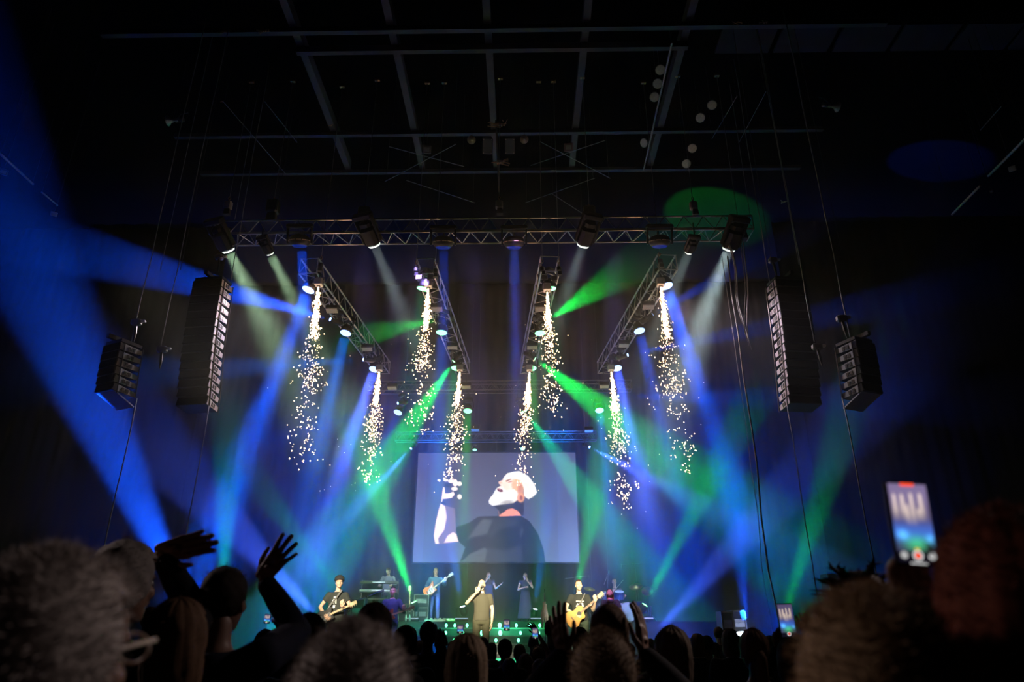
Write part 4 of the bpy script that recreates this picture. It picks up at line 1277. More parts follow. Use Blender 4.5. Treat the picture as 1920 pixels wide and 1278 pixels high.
def hair_geo(root, HT, style, col, strands, seed, hw=1.0, name='hair'):
    rnd = random.Random(seed)
    m = mat('hair_%02d_%02d_%02d' % tuple(int(c * 99) for c in col), col, .75, 0, .3, 60, spec=.15)
    fl = lambda a, b, c_, k: math.sin(a * k + seed) * math.sin(b * k * 1.1 + seed * 2) * math.sin(c_ * k * .9 + seed * 3)
    P_ = dict(short=(.083, .104, .098, .0, -.055, .004, 60), beanie=(.088, .106, .104, .0, -.05, .001, 20), bald=(.0745, .0925, .0845, 0, 0, 0, 1), curly=(.098, .118, .112, .0, -.085, .005, 60),
              bob=(.092, .106, .1, .20, -.20, .004, 45), long=(.094, .108, .1, .30, -.34, .006, 40), fluffy=(.096, .116, .110, .0, -.08, .0022, 30), pony=(.085, .104, .098, .0, -.07, .004, 50), updo=(.085, .104, .1, .0, -.07, .004, 50), spiky=(.085, .104, .1, .0, -.06, .006, 60))[style]
    rx, ry, rz, drop, zmin, amp, fr = P_
    nu, nv = (72, 26) if strands else (40, 15)
    vs = []; ok = []
    for j in range(nv + 1):
        th = PI * j / nv
        for i in range(nu):
            ph = 2 * PI * i / nu
            d = Vector((math.sin(th) * math.cos(ph), math.sin(th) * math.sin(ph), math.cos(th)))
            p = Vector((d.x * rx * hw, d.y * ry, d.z * rz))
            if drop and d.z < 0:
                p.z = -d.z * -1 * drop - .0; p.x *= (1.02 + .12 * -d.z) / max(.35, math.sqrt(max(0, 1 - d.z * d.z)) ** .75) if -d.z < .96 else 1.0; 
                p.y = p.y / max(.45, math.sqrt(max(0, 1 - d.z * d.z)) ** .6) if -d.z < .96 else p.y
            p += d * (amp * (fl(p.x, p.y, p.z, fr) + .6 * fl(p.y, p.z, p.x, fr * 1.9)))
            if style in ('bob', 'long', 'pony', 'updo'): p += d * (.0016 * math.sin(ph * 13 + seed) + .0012 * math.sin(ph * 29 + d.z * 3))
            p += Vector((0, .014, .034))
            vs.append(p)
            face = p.y < -.028 and p.z < .062 + .02 * abs(p.x) / .07
            if drop: face = p.y < -.02 and p.z < .07
            ok.append(not face and p.z > zmin - (.02 if p.y > .05 else 0))
    fs = []
    for j in range(nv):
        for i in range(nu):
            a, b = j * nu + i, j * nu + (i + 1) % nu
            q = (a, b, b + nu, a + nu)
            if all(ok[k] for k in q): fs.append(q)
    mb = MB(); mb.add(vs, fs, 0, HT)
    if style == 'pony':
        pts = [HT @ Vector(v) for v in ((0, .1, .02), (.0, .135, -.02), (.0, .13, -.12), (0.01, .11, -.24))]
        mb.tube(pts, [.022, .032, .034, .012], 10)
    if style == 'updo':
        mb.ell((0, .09, .09), (.042, .042, .04), 12, 8, HT)
    if style in ('spiky', 'updo'):
        for k in range(34):
            a = rnd.uniform(0, 2 * PI); e = rnd.uniform(.2, 1.2)
            d = Vector((math.cos(a) * math.cos(e), math.sin(a) * math.cos(e), math.sin(e)))
            p = Vector((d.x * rx * .9, d.y * ry * .9 + .02, d.z * rz * .9 + .04))
            l = rnd.uniform(.02, .07)
            mb.tube([HT @ p, HT @ (p + d * l * .6 + Vector((rnd.uniform(-.02, .02), 0, 0))), HT @ (p + d * l + Vector((rnd.uniform(-.03, .03), 0, -.004)))], [.009, .006, .001], 4)
    good = [i for i in range(len(vs)) if ok[i]]
    sv = []; sf = []
    for k in range(strands):
        p = vs[rnd.choice(good)] + Vector((rnd.gauss(0, .004), rnd.gauss(0, .004), rnd.gauss(0, .003)))
        c0 = Vector((0, .014, .03)); d = (p - c0).normalized()
        l = rnd.uniform(.006, .017) * (1.3 if style in ('curly', 'fluffy') else 1)
        tw = Vector((rnd.gauss(0, .7), rnd.gauss(0, .7), rnd.gauss(-.3, .6)))
        q1 = p + (d + tw * .5).normalized() * l * .55; q2 = q1 + (d * .5 + tw).normalized() * l * .6
        w = d.cross(tw).normalized() * rnd.uniform(.0006, .0011) if d.cross(tw).length > 1e-4 else Vector((.001, 0, 0))
        o = len(sv); sv += [p - w, p + w, q1 - w * .8, q1 + w * .8, q2]; sf += [(o, o + 1, o + 3, o + 2), (o + 2, o + 3, o + 4)]
    if sv: mb.add(sv, sf, 0, HT)
    return mb.build(name, m, root, True)
# ------------------------------------------------------------------ light on the players
def key(px, py, Y, col, pw, wpx=150, frm=None, name='key_light'):
    t = P(px, py, Y); f = Vector(frm or (t.x * 1.3, -6, 10.5))
    return spot(name, f, t, wpx, col, pw, .6, .25, 0.0)
key(903, 1122, 16.5, (1, .86, .56), 110000, 120)
key(634, 1120, 16.3, (1, .88, .62), 75000, 100)
key(1087, 1125, 16.8, (1, .86, .56), 95000, 110)
for px, Y in ((728, 24.5), (820, 25), (915, 26), (986, 26), (1150, 24.5), (740, 19.5)):
    key(px, 1095, Y, (.36, .24, 1), 12000, 90, (P(px, 1090, Y).x * .8, 14.2, 10.4), 'violet_back_light')
# ------------------------------------------------------------------ guitars
def guitar(name, label, cat_, loc, ang, kind, tilt=0.0, yaw=0.0, s=1.0):
    t = thing(name, label, cat_, loc); t.rotation_euler = (tilt, -ang, yaw); t.scale = (s, s, s)
    FR = Matrix.Rotation(PI / 2, 4, 'X')            # outline x,y -> x,z ; extrusion along y
    if kind == 'acoustic':
        pr = [(-.26, .0), (-.255, .09), (-.22, .155), (-.15, .19), (-.07, .18), (0, .135), (.06, .125), (.13, .14), (.19, .135), (.225, .10), (.235, .04), (.235, -.02), (.20, -.03), (.17, -.075), (.165, -.115), (.13, -.145), (.06, -.125), (0, -.135), (-.07, -.18), (-.15, -.19), (-.22, -.155), (-.255, -.09)]
        th, top = .05, WOOD; nl, nx = .42, .22
    elif kind == 'bass':
        pr = [(-.22, .02), (-.2, .13), (-.12, .165), (-.03, .13), (.05, .12), (.13, .155), (.2, .19), (.225, .17), (.17, .09), (.14, .03), (.15, -.03), (.19, -.09), (.17, -.125), (.1, -.12), (.02, -.115), (-.06, -.15), (-.14, -.17), (-.2, -.13)]
        th, top = .022, mat('orange_lacquer', (.75, .16, .03), .3); nl, nx = .58, .12
    else:
        pr = [(-.2, .02), (-.185, .12), (-.11, .16), (-.03, .125), (.05, .115), (.12, .15), (.16, .13), (.13, .05), (.11, 0), (.13, -.05), (.15, -.1), (.1, -.12), (.02, -.11), (-.04, -.125), (-.12, -.16), (-.185, -.12)]
        th, top = .022, {'electric': BLACK2, 'red': REDWOOD}.get(kind, BLACK2); nl, nx = .44, .1
    m = MB(); m.prism(pr, -th, th, FR); bd_ = m.build('body', top, t)
    bv = bd_.modifiers.new('soft_edge', 'BEVEL'); bv.width = .008; bv.segments = 2; bv.limit_method = 'ANGLE'
    m = MB(); m.add([(nx - .08, -th - .004, -.022), (nx + nl, -th + .002, -.019), (nx + nl, -th + .002, .019), (nx - .08, -th - .004, .022), (nx - .08, -th + .02, -.022), (nx + nl, -th + .022, -.019), (nx + nl, -th + .022, .019), (nx - .08, -th + .02, .022)],
                    [(0, 1, 2, 3), (7, 6, 5, 4), (0, 4, 5, 1), (1, 5, 6, 2), (2, 6, 7, 3), (3, 7, 4, 0)])
    m.build('neck', mat('pale_maple', (.75, .55, .32), .4) if kind != 'acoustic' else mat('rosewood', (.28, .16, .08), .5), t)
    m = MB(); m.box((nx + nl + .075, -th + .012, .004), (.16, .018, .075), bev=.006)
    for k in range(3):
        for q in (-1, 1): m.ell((nx + nl + .035 + k * .045, -th + .01, q * .05), (.01, .008, .014), 8, 5)
    m.build('headstock', mat('pale_headstock', (.8, .68, .42), .4), t)
    if kind == 'acoustic':
        m = MB(); m.lathe([(.05, 0), (.05, .003)], 20, Matrix.Translation((.085, -th - .001, 0)) @ FR); m.build('sound_hole', BLACK2, t)
        m = MB(); m.box((-.1, -th - .006, 0), (.03, .012, .13), bev=.004); m.build('bridge', mat('rosewood', (.28, .16, .08), .5), t)
    else:
        m = MB(); m.prism([(-.12, -.1), (.1, -.09), (.1, .03), (.12, .09), (.02, .07), (-.08, .03)] if kind == 'bass' else [(-.1, -.08), (.08, -.07), (.09, .05), (-.02, .04)], th, th + .004, FR); m.build('pickguard', WHITEP if kind == 'bass' else DALU, t)
        for x in (-.02, .05): 
            m = MB(); m.box((x, -th - .01, 0), (.02, .012, .08)); m.build('pickup', BLACK2 if kind == 'bass' else CHROME, t)
        m = MB(); m.box((-.11, -th - .01, 0), (.03, .015, .07)); m.build('bridge', CHROME, t)
    for q in range(3):
        m = MB(); m.tube([(-.1, -th - .016, -.02 + .02 * q), (nx + nl, -th - .006, -.012 + .012 * q)], .0012, 4); m.build('string', CHROME, t)
    return t

TBLACK = mat('black_cotton', (.03, .035, .032), .85, 0, .15, 8)
TOLIVE = mat('olive_cotton', (.10, .095, .065), .85, 0, .2, 7)
KHAKI = mat('olive_trousers', (.10, .1, .06), .8, 0, .2, 6)
NAVY = mat('navy_shirt', (.03, .05, .12), .8, 0, .15, 8)
DENIM = mat('blue_denim', (.05, .09, .3), .8, 0, .2, 12)
BLKJ = mat('black_jeans', (.02, .028, .022), .8, 0, .2, 9)
DRESS = mat('dark_dress', (.03, .03, .06), .8, 0, .2, 6)
MICM = mat('mic_metal', (.1, .1, .1), .35, .6)
def ground(px, py, Y, z):
    p = P(px, py, Y); return Vector((p.x, Y, z))
def microphone(p, d, label):
    t = thing('microphone', label, 'microphone', p); aim(t, d)
    m = MB(); m.lathe([(.011, -.0), (.013, .02), (.018, .16), (.02, .17)], 10, Matrix.Rotation(PI, 4, 'X')); m.build('handle', MICM, t, True)
    m = MB(); m.ell((0, 0, -.185), (.026, .026, .03), 12, 8); m.build('grille', mat('mic_mesh', (.3, .3, .3), .4, .7), t, True)
    return t
def local(v, loc, rz=0, s=1.0):
    w = Matrix.Rotation(rz, 3, 'Z') @ Vector(v) * s
    return Vector(loc) + w

# lead singer
L = ground(903, 1120, 16.5, 1.0)
pose = dict(head=(.0, .0, 1.655), re=(-.33, -.06, 1.27), rw=(-.115, -.20, 1.49), le=(.25, .0, 1.12), lw=(.235, -.04, .87), la=(.14, .02, .085), ra=(-.13, .04, .085), chest=(.02, .01, 1.3))
r_, HT = person('bald bearded singer in an olive T-shirt, microphone raised, at centre stage', L, R(4), pose, 1.0, (-.12, -1, .12), 'pale', TOLIVE, .62, KHAKI, None,
       hands={'r': ((.45, -.45, .75), (.3, -.2, .5), 1.0, .05), 'l': ((-.05, -.1, -1), (-1, .2, 0), .3, .1)})
m = MB()
m.ell((0, -.045, -.078), (.052, .05, .05), 14, 9, HT); m.ell((0, -.09, -.043), (.03, .013, .009), 10, 6, HT)
m.build('beard', mat('white_beard', (.85, .8, .72), .8, 0, .1, 60), r_, True)
microphone(local((-.085, -.235, 1.52), L), (.55, .5, .55), 'black microphone held to the mouth of the lead singer')
# left guitarist
L = ground(632, 1120, 16.3, 1.0)
pose = dict(head=(.02, -.0, 1.66), re=(-.36, .0, 1.16), rw=(-.15, -.24, .99), le=(.33, -.02, 1.14), lw=(.22, -.28, 1.17), la=(.2, 0, .085), ra=(-.2, .0, .085), lk=(.16, -.02, .5), rk=(-.15, -.02, .5))
r_, HT = person('guitarist in dark cap and silver-laced black jeans at the left', L, R(-4), pose, 1.02, (.45, -1, .22), 'fair', TBLACK, .5, BLKJ, 'short', (.02, .015, .01),
       hands={'r': ((.65, -.2, -.5), (.2, .7, 0), .7, .1), 'l': ((-.1, -.2, .9), (.1, .9, -.1), 1.0, .1)})
m = MB(); m.lathe([(.108, 0), (.11, .03), (.1, .08), (.06, .115), (.01, .125)], 18, HT @ Matrix.Translation((0, .005, .045))); m.build('cap', mat('black_felt', (.03, .028, .028), .9), r_, True)
m = MB()
for k in range(9): m.box((-.045 + .011 * k + (.01 if k % 2 else 0), -.148, 1.28 + .008 * math.sin(k * 2)), (.012, .012, .05 + .02 * (k % 3)))
m.box((0, -.146, 1.36), (.05, .012, .03)); m.box((.0, -.146, 1.17), (.05, .012, .06)); m.build('shirt_print', mat('white_print', (.75, .78, .75), .7), r_)
m = MB()
for k in range(10): m.tube([(.09 if k % 2 else .19, -.105, .86 - k * .075), (.19 if k % 2 else .09, -.105, .86 - (k + 1) * .075)], .011, 5)
for k in range(12): m.ell((-.2 + .08 * (k % 2), -.11, .84 - k * .06), (.012, .012, .012), 6, 4)
m.build('silver_lacing', CHROME, r_)
m = MB(); m.tube([(-.16, -.2, 1.0), (-.08, -.17, 1.2), (.06, -.16, 1.38), (.12, -.09, 1.5), (.1, .1, 1.45), (-.1, .17, 1.2), (-.22, -.1, 1.0)], .018, 6); m.build('guitar_strap', mat('grey_strap', (.2, .2, .2), .8), r_)
guitar('electric_guitar', 'dark electric guitar with a pale neck played by the left guitarist', 'guitar', local((-.13, -.22, 1.0), L), R(24), 'electric')
# acoustic guitarist
L = ground(1086, 1120, 16.8, 1.0)
pose = dict(head=(.0, -.0, 1.66), re=(-.33, -.04, 1.15), rw=(-.10, -.28, 1.03), le=(.30, -.06, 1.13), lw=(.33, -.3, 1.32), la=(.17, 0, .085), ra=(-.14, .0, .085))
r_, HT = person('guitarist in a black lettered T-shirt playing a honey-coloured acoustic guitar', L, R(2), pose, 1.0, (.08, -1, .12), 'pale', TBLACK, .55, mat('grey_green_jeans', (.06, .09, .06), .8, 0, .2, 9), 'short', (.12, .06, .03),
       hands={'r': ((.75, -.1, -.3), (0, .9, 0), .5, .1), 'l': ((-.15, -.1, .9), (.0, .9, 0), 1.0, .1)})
m = MB()
for k in range(10): m.box((-.085 + .019 * k, -.15, 1.315), (.013, .012, .028))
for x, z in ((-.05, 1.25), (.05, 1.26), (-.07, 1.21), (.06, 1.22)): m.box((x, -.15, z), (.05, .012, .035), Matrix.Rotation(.4, 3, 'Y'))
m.build('shirt_lettering', mat('white_print', (.75, .78, .75), .7), r_)
m = MB(); m.tube([(-.2, -.16, 1.05), (.02, -.16, 1.3), (.12, -.1, 1.48), (.1, .1, 1.45), (-.1, .17, 1.2), (-.24, -.1, 1.05)], .014, 6); m.build('guitar_strap', mat('grey_strap', (.2, .2, .2), .8), r_)
guitar('acoustic_guitar', 'honey-coloured acoustic guitar with a cutaway held by the guitarist right of centre', 'guitar', local((-.1, -.25, 1.0), L), R(38), 'acoustic')
# guitarist behind, left of centre
L = ground(736, 1120, 19.5, 1.0)
pose = dict(head=(.0, -.0, 1.66), re=(-.33, -.0, 1.15), rw=(-.08, -.26, 1.05), le=(.34, -.05, 1.15), lw=(.36, -.28, 1.2))
r_, HT = person('seated-looking guitarist in an open navy shirt at a boom microphone left of centre', L, 0, pose, 1.0, (0, -1, .05), 'tan', NAVY, 1, DENIM, 'short', (.03, .02, .015), longsleeve=True,
       hands={'r': ((.75, -.1, -.3), (0, .9, 0), .5, .1), 'l': ((-.1, -.1, .9), (0, .9, 0), 1.0, .1)})
r_['label'] = 'guitarist in an open navy shirt at a boom microphone left of centre'
guitar('electric_guitar', 'red-brown guitar played by the man in the navy shirt', 'guitar', local((-.02, -.24, 1.05), L), R(18), 'red')
def mic_stand(foot, top, tip, label, boom=True):
    t = thing('microphone_stand', label, 'microphone stand', foot)
    rod('pole', foot, top, .012, CHROME, t, 8)
    for k in range(3):
        a = 2 * PI * k / 3 + .3; rod('foot', foot + Vector((0, 0, .12)), foot + Vector((math.cos(a) * .26, math.sin(a) * .26, .01)), .01, DALU, t)
    if boom:
        d = (tip - top).normalized(); rod('boom', top - d * .35, tip, .009, CHROME, t, 8)
        m = MB(); m.ell(top - t.location, (.03, .03, .03)); m.build('clamp', BLACK2, t, True)
    m = MB(); d = Vector((0, -.2, -1)) if boom else Vector((0, -1, .3)); m.capsule(tip - t.location, tip - t.location + d.normalized() * .14, .02, .014, 8); m.build('microphone', MICM, t, True)
    return t
mic_stand(ground(690, 1120, 19.3, 1.0), P(688, 1118, 19.3), P(719, 1105, 19.2), 'boom microphone stand slanting up to the man in the navy shirt')
# keyboard player and keyboards
L = ground(728, 1080, 25.2, RZ)
pose = dict(head=(.0, -.04, 1.63), re=(-.28, -.05, 1.15), rw=(-.2, -.36, 1.17), le=(.28, -.05, 1.15), lw=(.2, -.36, 1.17))
person('keyboard player in a checked shirt looking down behind the stacked keyboards', L, 0, pose, 1.0, (0, -1, -.45), 'tan', mat('checked_shirt', (.1, .1, .16), .8, 0, .9, 45), 1, DENIM, 'short', (.05, .03, .02), longsleeve=True,
       hands={'r': ((0, -1, -.1), (0, 0, -1), .5, .15), 'l': ((0, -1, -.1), (0, 0, -1), .5, .15)})
kx = P(713, 1095, 24.6).x
t = thing('keyboard_stand', 'three-tier chrome keyboard stand on the left of the riser', 'stand', (kx, 24.6, RZ))
for sx in (-.62, .62):
    rod('upright', (kx + sx, 24.62, RZ), (kx + sx, 24.62, RZ + 1.33), .022, CHROME, t, 8)
    for z in (.5, .93, 1.2): rod('support_arm', (kx + sx, 24.62, RZ + z - .04), (kx + sx, 24.3, RZ + z - .02), .015, CHROME, t)
    rod('foot', (kx + sx, 24.25, RZ + .02), (kx + sx, 24.95, RZ + .02), .02, CHROME, t)
def keyboard(c, w, label, m_):
    t = thing('keyboard', label, 'keyboard', c)
    m = MB(); m.box((0, 0, .045), (w, .3, .08), bev=.012); m.build('case', m_, t)
    m = MB(); m.box((0, -.06, .088), (w * .9, .13, .012)); m.build('white_keys', WHITEP, t)
    m = MB()
    n = int(w / .045)
    for k in range(n):
        if k % 7 in (2, 6): continue
        m.box((-w * .45 + w * .9 * (k + .5) / n, -.03, .097), (.014, .075, .01))
    m.build('black_keys', BLACK2, t)
    m = MB(); m.box((0, -.152, .05), (w * .34, .006, .03)); m.build('logo_strip', WHITEP, t)
    m = MB(); m.box((0, -.152, .085), (w, .01, .014)); m.build('chrome_edge', CHROME, t)
    return t
keyboard((kx, 24.45, RZ + 1.18), 1.25, 'topmost keyboard of the three-tier stand', BLACK2)
keyboard((kx, 24.42, RZ + .92), 1.25, 'middle keyboard of the three-tier stand', GREY)
keyboard((kx, 24.38, RZ + .5), 1.5, 'lowest widest keyboard of the three-tier stand', mat('purple_key_case', (.2, .08, .25), .5))
# bassist
L = ground(817, 1080, 25.5, RZ)
pose = dict(head=(.0, -.0, 1.65), re=(-.32, .0, 1.16), rw=(-.17, -.22, 1.0), le=(.34, -.08, 1.2), lw=(.38, -.3, 1.32), la=(.13, 0, .085), ra=(-.13, 0, .085))
person('long-haired bass player in blue shirt and jeans on the riser', L, 0, pose, 1.0, (.35, -1, 0), 'tan', mat('blue_shirt', (.03, .1, .22), .8, 0, .1, 8), 1, DENIM, 'long', (.08, .06, .05), longsleeve=True,
       hands={'r': ((.5, -.2, -.7), (.2, .8, 0), .6, .1), 'l': ((-.15, -.1, .9), (0, .9, 0), 1.0, .1)})
guitar('bass_guitar', 'orange bass guitar with a white pickguard played on the riser', 'guitar', local((-.14, -.22, 1.02), L), R(36), 'bass', s=1.12)
# backing singers
L = ground(916, 1085, 26.6, RZ)
pose = dict(head=(.0, -.0, 1.62), re=(-.26, -.12, 1.2), rw=(-.07, -.2, 1.43), le=(.27, -.06, 1.16), lw=(.42, -.2, 1.26))
person('backing singer with long dark hair, one hand open, behind the lead singer', L, 0, pose, .98, (0, -1, .1), 'tan', DRESS, .1, DRESS, 'long', (.06, .035, .03), female=True, skirt=True, shirtname='bodice',
       hands={'r': ((.3, -.3, .9), (.3, .3, .3), 1.0, .05), 'l': ((.8, -.3, .5), (0, -.4, .9), .2, .3)})
microphone(local((-.05, -.23, 1.46), L), (.3, .8, .5), 'microphone in the hand of the backing singer behind the lead singer')
L = ground(985, 1085, 26.6, RZ)
pose = dict(head=(.0, -.0, 1.60), re=(-.27, -.1, 1.12), rw=(-.06, -.26, 1.2), le=(.27, -.12, 1.2), lw=(.08, -.2, 1.42))
person('backing singer with light brown hair under the right half of the screen', L, 0, pose, .97, (-.1, -1, .1), 'tan', DRESS, .1, DRESS, 'long', (.25, .16, .1), female=True, skirt=True, shirtname='bodice',
       hands={'l': ((-.3, -.3, .9), (-.3, .3, .3), 1.0, .05), 'r': ((.9, -.2, .2), (0, .4, -.9), .3, .2)})
microphone(local((.05, -.23, 1.45), L), (-.3, .8, .5), 'microphone in the hand of the backing singer under the right half of the screen')
# drummer and kit
L = ground(1152, 1100, 25.9, RZ - .05)
pose = dict(pelvis=(0, .05, .60), chest=(0, .0, .98), neck=(0, -.01, 1.15), head=(.0, -.04, 1.36), ls=(.2, 0, 1.09), rs=(-.2, 0, 1.09), re=(-.36, -.08, .88), rw=(-.12, -.34, 1.02), le=(.3, -.1, .84), lw=(.3, -.4, .9), lh=(.1, .03, .58), rh=(-.1, .03, .58), lk=(.24, -.42, .56), rk=(-.24, -.42, .56), la=(.25, -.4, .085), ra=(-.25, -.4, .085))
person('drummer in a sleeveless black shirt swinging drumsticks behind the drum kit', L, 0, pose, 1.0, (-.15, -1, .0), 'tan', TBLACK, .08, BLKJ, 'short', (.04, .03, .02), shirtname='vest', hem=.96,
       hands={'r': ((.5, -.5, .6), (.3, .4, -.2), 1.1, .05), 'l': ((.0, -1, .2), (-.3, 0, -.9), 1.0, .05)})
for a, d, lb in (((-.1, -.4, 1.02), (.35, -.15, .38), 'drumstick raised in front of the drummer\'s chest'), ((.3, -.45, .9), (-.05, -.38, -.05), 'drumstick lowered over the tom in the drummer\'s other hand')):
    p = local(a, L); o = rod('drumstick', p - Vector(d) * .25, p + Vector(d), .009, mat('hickory', (.8, .7, .5), .5), n=8); tag(o, lb, 'drumstick')
t = thing('drum_stool', 'low black drum stool under the drummer', 'stool', (L.x, L.y + .05, RZ))
m = MB(); m.lathe([(.16, .44), (.18, .47), (.17, .5)], 16); m.build('seat', BLACK2, t); rod('pole', (L.x, L.y + .05, RZ), (L.x, L.y + .05, RZ + .45), .02, CHROME, t)
SHELL = mat('blue_drum_shell', (.03, .07, .35), .3, .2); HEADM = mat('drum_skin', (.25, .3, .45), .5)
def drum(name, label, c, r, h, rot=(0, 0, 0), legs=0):
    t = thing(name, label, 'drum', c); 
    M = Euler(rot).to_matrix().to_4x4()
    m = MB(); m.lathe([(r, 0), (r, h)], 28, M); m.build('shell', SHELL, t, False)
    m = MB(); m.lathe([(r * .95, -.006), (r * .95, h + .006)], 28, M); m.build('drum_skin', HEADM, t)
    for z in (.0, h):
        m = MB(); pts = [M @ Vector((math.cos(a * PI / 12) * r * 1.03, math.sin(a * PI / 12) * r * 1.03, z)) for a in range(25)]; m.tube(pts, .011, 6, cap=False); m.build('hoop', CHROME, t, True)
    for k in range(8):
        a = k * PI / 4
        m = MB(); m.tube([M @ Vector((math.cos(a) * r * 1.05, math.sin(a) * r * 1.05, q)) for q in (.02, h - .02)], .008, 5); m.build('lug', CHROME, t)
    for k in range(legs):
        a = 2 * PI * k / legs + .5; x, y = math.cos(a) * r * 1.07, math.sin(a) * r * 1.07
        m = MB(); m.tube([(x, y, h * .6), (x, y, RZ - c[2])], .01, 6); m.build('leg', CHROME, t)
    return t
dx = L.x
drum('bass_drum', 'large blue bass drum facing the audience in the drum kit', (dx - .55, 25.0, RZ + .3), .3, .4, (PI / 2, 0, 0))
drum('bass_drum', 'second large blue bass drum to the right in the drum kit', (dx + .25, 25.0, RZ + .3), .3, .4, (PI / 2, 0, 0))
drum('rack_tom', 'rack tom above the left bass drum', (dx - .45, 25.1, RZ + .72), .15, .22, (.35, 0, 0))
drum('rack_tom', 'rack tom above the right bass drum', (dx + .05, 25.1, RZ + .74), .16, .23, (.35, 0, 0))
drum('floor_tom', 'floor tom on legs at the right of the drum kit', (dx + .78, 25.3, RZ + .25), .2, .4, legs=3)
drum('snare_drum', 'shallow snare drum beside the drummer', (dx - .2, 25.4, RZ + .6), .17, .14, legs=3)
GOLD = mat('cymbal_bronze', (.55, .4, .18), .3, .9)
def cymbal(x, y, z, r, tilt, label):
    t = thing('cymbal_stand', label, 'cymbal', (x, y, RZ))
    rod('pole', (x, y, RZ), (x, y, RZ + z), .012, CHROME, t, 8)
    for k in range(3): a = 2 * PI * k / 3; rod('leg', (x, y, RZ + .35), (x + math.cos(a) * .28, y + math.sin(a) * .28, RZ + .01), .009, CHROME, t)
    m = MB(); m.lathe([(r, 0), (r * .2, .02), (r * .14, .045), (.01, .05)], 24, Matrix.Translation((0, 0, z)) @ Euler(tilt).to_matrix().to_4x4()); m.build('cymbal', GOLD, t, True)
cymbal(dx - .95, 25.2, 1.05, .2, (.4, .15, 0), 'cymbal at the left end of the drum kit')
cymbal(dx + .62, 25.0, 1.12, .24, (.5, -.2, 0), 'cymbal left of the floor tom, tilted toward the audience')
cymbal(dx + 1.02, 25.1, .98, .2, (.9, -.2, 0), 'steeply tilted cymbal at the right end of the drum kit')
mic_stand(ground(1197, 1080, 25.6, RZ), P(1190, 1056, 25.6), P(1165, 1058, 25.6), 'tall overhead boom microphone stand right of the drummer')
mic_stand(ground(1076, 1080, 25.6, RZ), P(1078, 1082, 25.6), P(1103, 1079, 25.6), 'overhead boom microphone stand left of the drum kit')
mic_stand(ground(1136, 1080, 26.3, RZ), P(1139, 1078, 26.3), P(1142, 1070, 26.3), 'slim microphone stand just left of the drummer')
# woman in front of the kit
L = ground(1144, 1120, 20.0, 1.0)
pose = dict(head=(.0, .02, 1.63), le=(.27, -.12, 1.15), lw=(.2, -.33, 1.15), re=(-.27, -.12, 1.15), rw=(-.2, -.33, 1.15))
person('woman with long reddish hair, head thrown back, standing in front of the drum kit', L, 0, pose, 1.0, (0, -1, .75), 'fair', DRESS, .6, DRESS, 'long', (.3, .1, .06), female=True, shirtname='top')
key(1144, 1120, 20, (.7, .25, 1), 7000, 60, (2, 13, 10.2), 'pink_light')
# floor lights on the riser
def floor_light(px, py, Y, z0, glass, label, tx, ty, s=1.0):
    p = P(px, py, Y)
    t = thing('floor_moving_light', label, 'stage light', (p.x, Y, z0))
    h = p.z - z0
    m = MB(); m.box((0, .05, .06), (.42 * s, .3, .12), bev=.02); m.build('base', BLACK2, t)
    m = MB(); m.box((0, -.11, .09), (.40 * s, .015, .035)); m.build('front_panel', mat('lit_panel', (.7, .65, .9), .4, emit=.35, ecol=(.5, .4, 1)), t)
    m = MB()
    for q in (-1, 1): m.box((q * .17 * s, .05, .12 + (h - .12) * .4), (.045, .12, (h - .12) * .9), bev=.015)
    m.box((0, .05, .14), (.36 * s, .12, .04))
    m.build('yoke', BLACK2, t)
    d = (P(tx, ty, Y) - p).normalized(); d.y = -.25; d.normalize()
    M = Matrix.Translation((0, 0, h)) @ d.to_track_quat('Z', 'Y').to_matrix().to_4x4()
    m = MB(); m.lathe([(.07 * s, -.3), (.12 * s, -.22), (.12 * s, -.06), (.1 * s, -.03)], 16, M); m.build('head', BLACK, t, True)
    m = MB(); m.lathe([(.09 * s, -.03), (.085 * s, -.02)], 16, M); m.build('lens', glass, t)
floor_light(775, 1127, 23.7, RZ, E_SMALLG, 'moving light with a green lens on the riser left of the bassist', 690, 880)
floor_light(867, 1135, 23.6, RZ, mat('white_blue_lens', (.7, .8, 1), .3, emit=5, ecol=(.6, .75, 1)), 'moving light with a white-blue lens on the riser between bassist and lead singer', 815, 850)
floor_light(1004, 1140, 23.6, RZ, mat('white_blue_lens', (.7, .8, 1), .3), 'moving light with a blue lens on the riser right of the backing singers', 1045, 830, .8)
floor_light(1210, 1132, 23.1, RZ, E_SMALLG, 'moving light with a green lens on the riser right of the drum kit', 1400, 780)
floor_light(1398, 1186, 18.0, 1.0, mat('white_hot_lens', (.8, .85, 1), .3, emit=12, ecol=(.7, .8, 1)), 'brightest white floor light at the right edge of the stage', 1350, 800, 2.6)
floor_light(1080, 1150, 24.0, RZ, E_SMALLG, 'moving light behind the acoustic guitarist', 1120, 900)
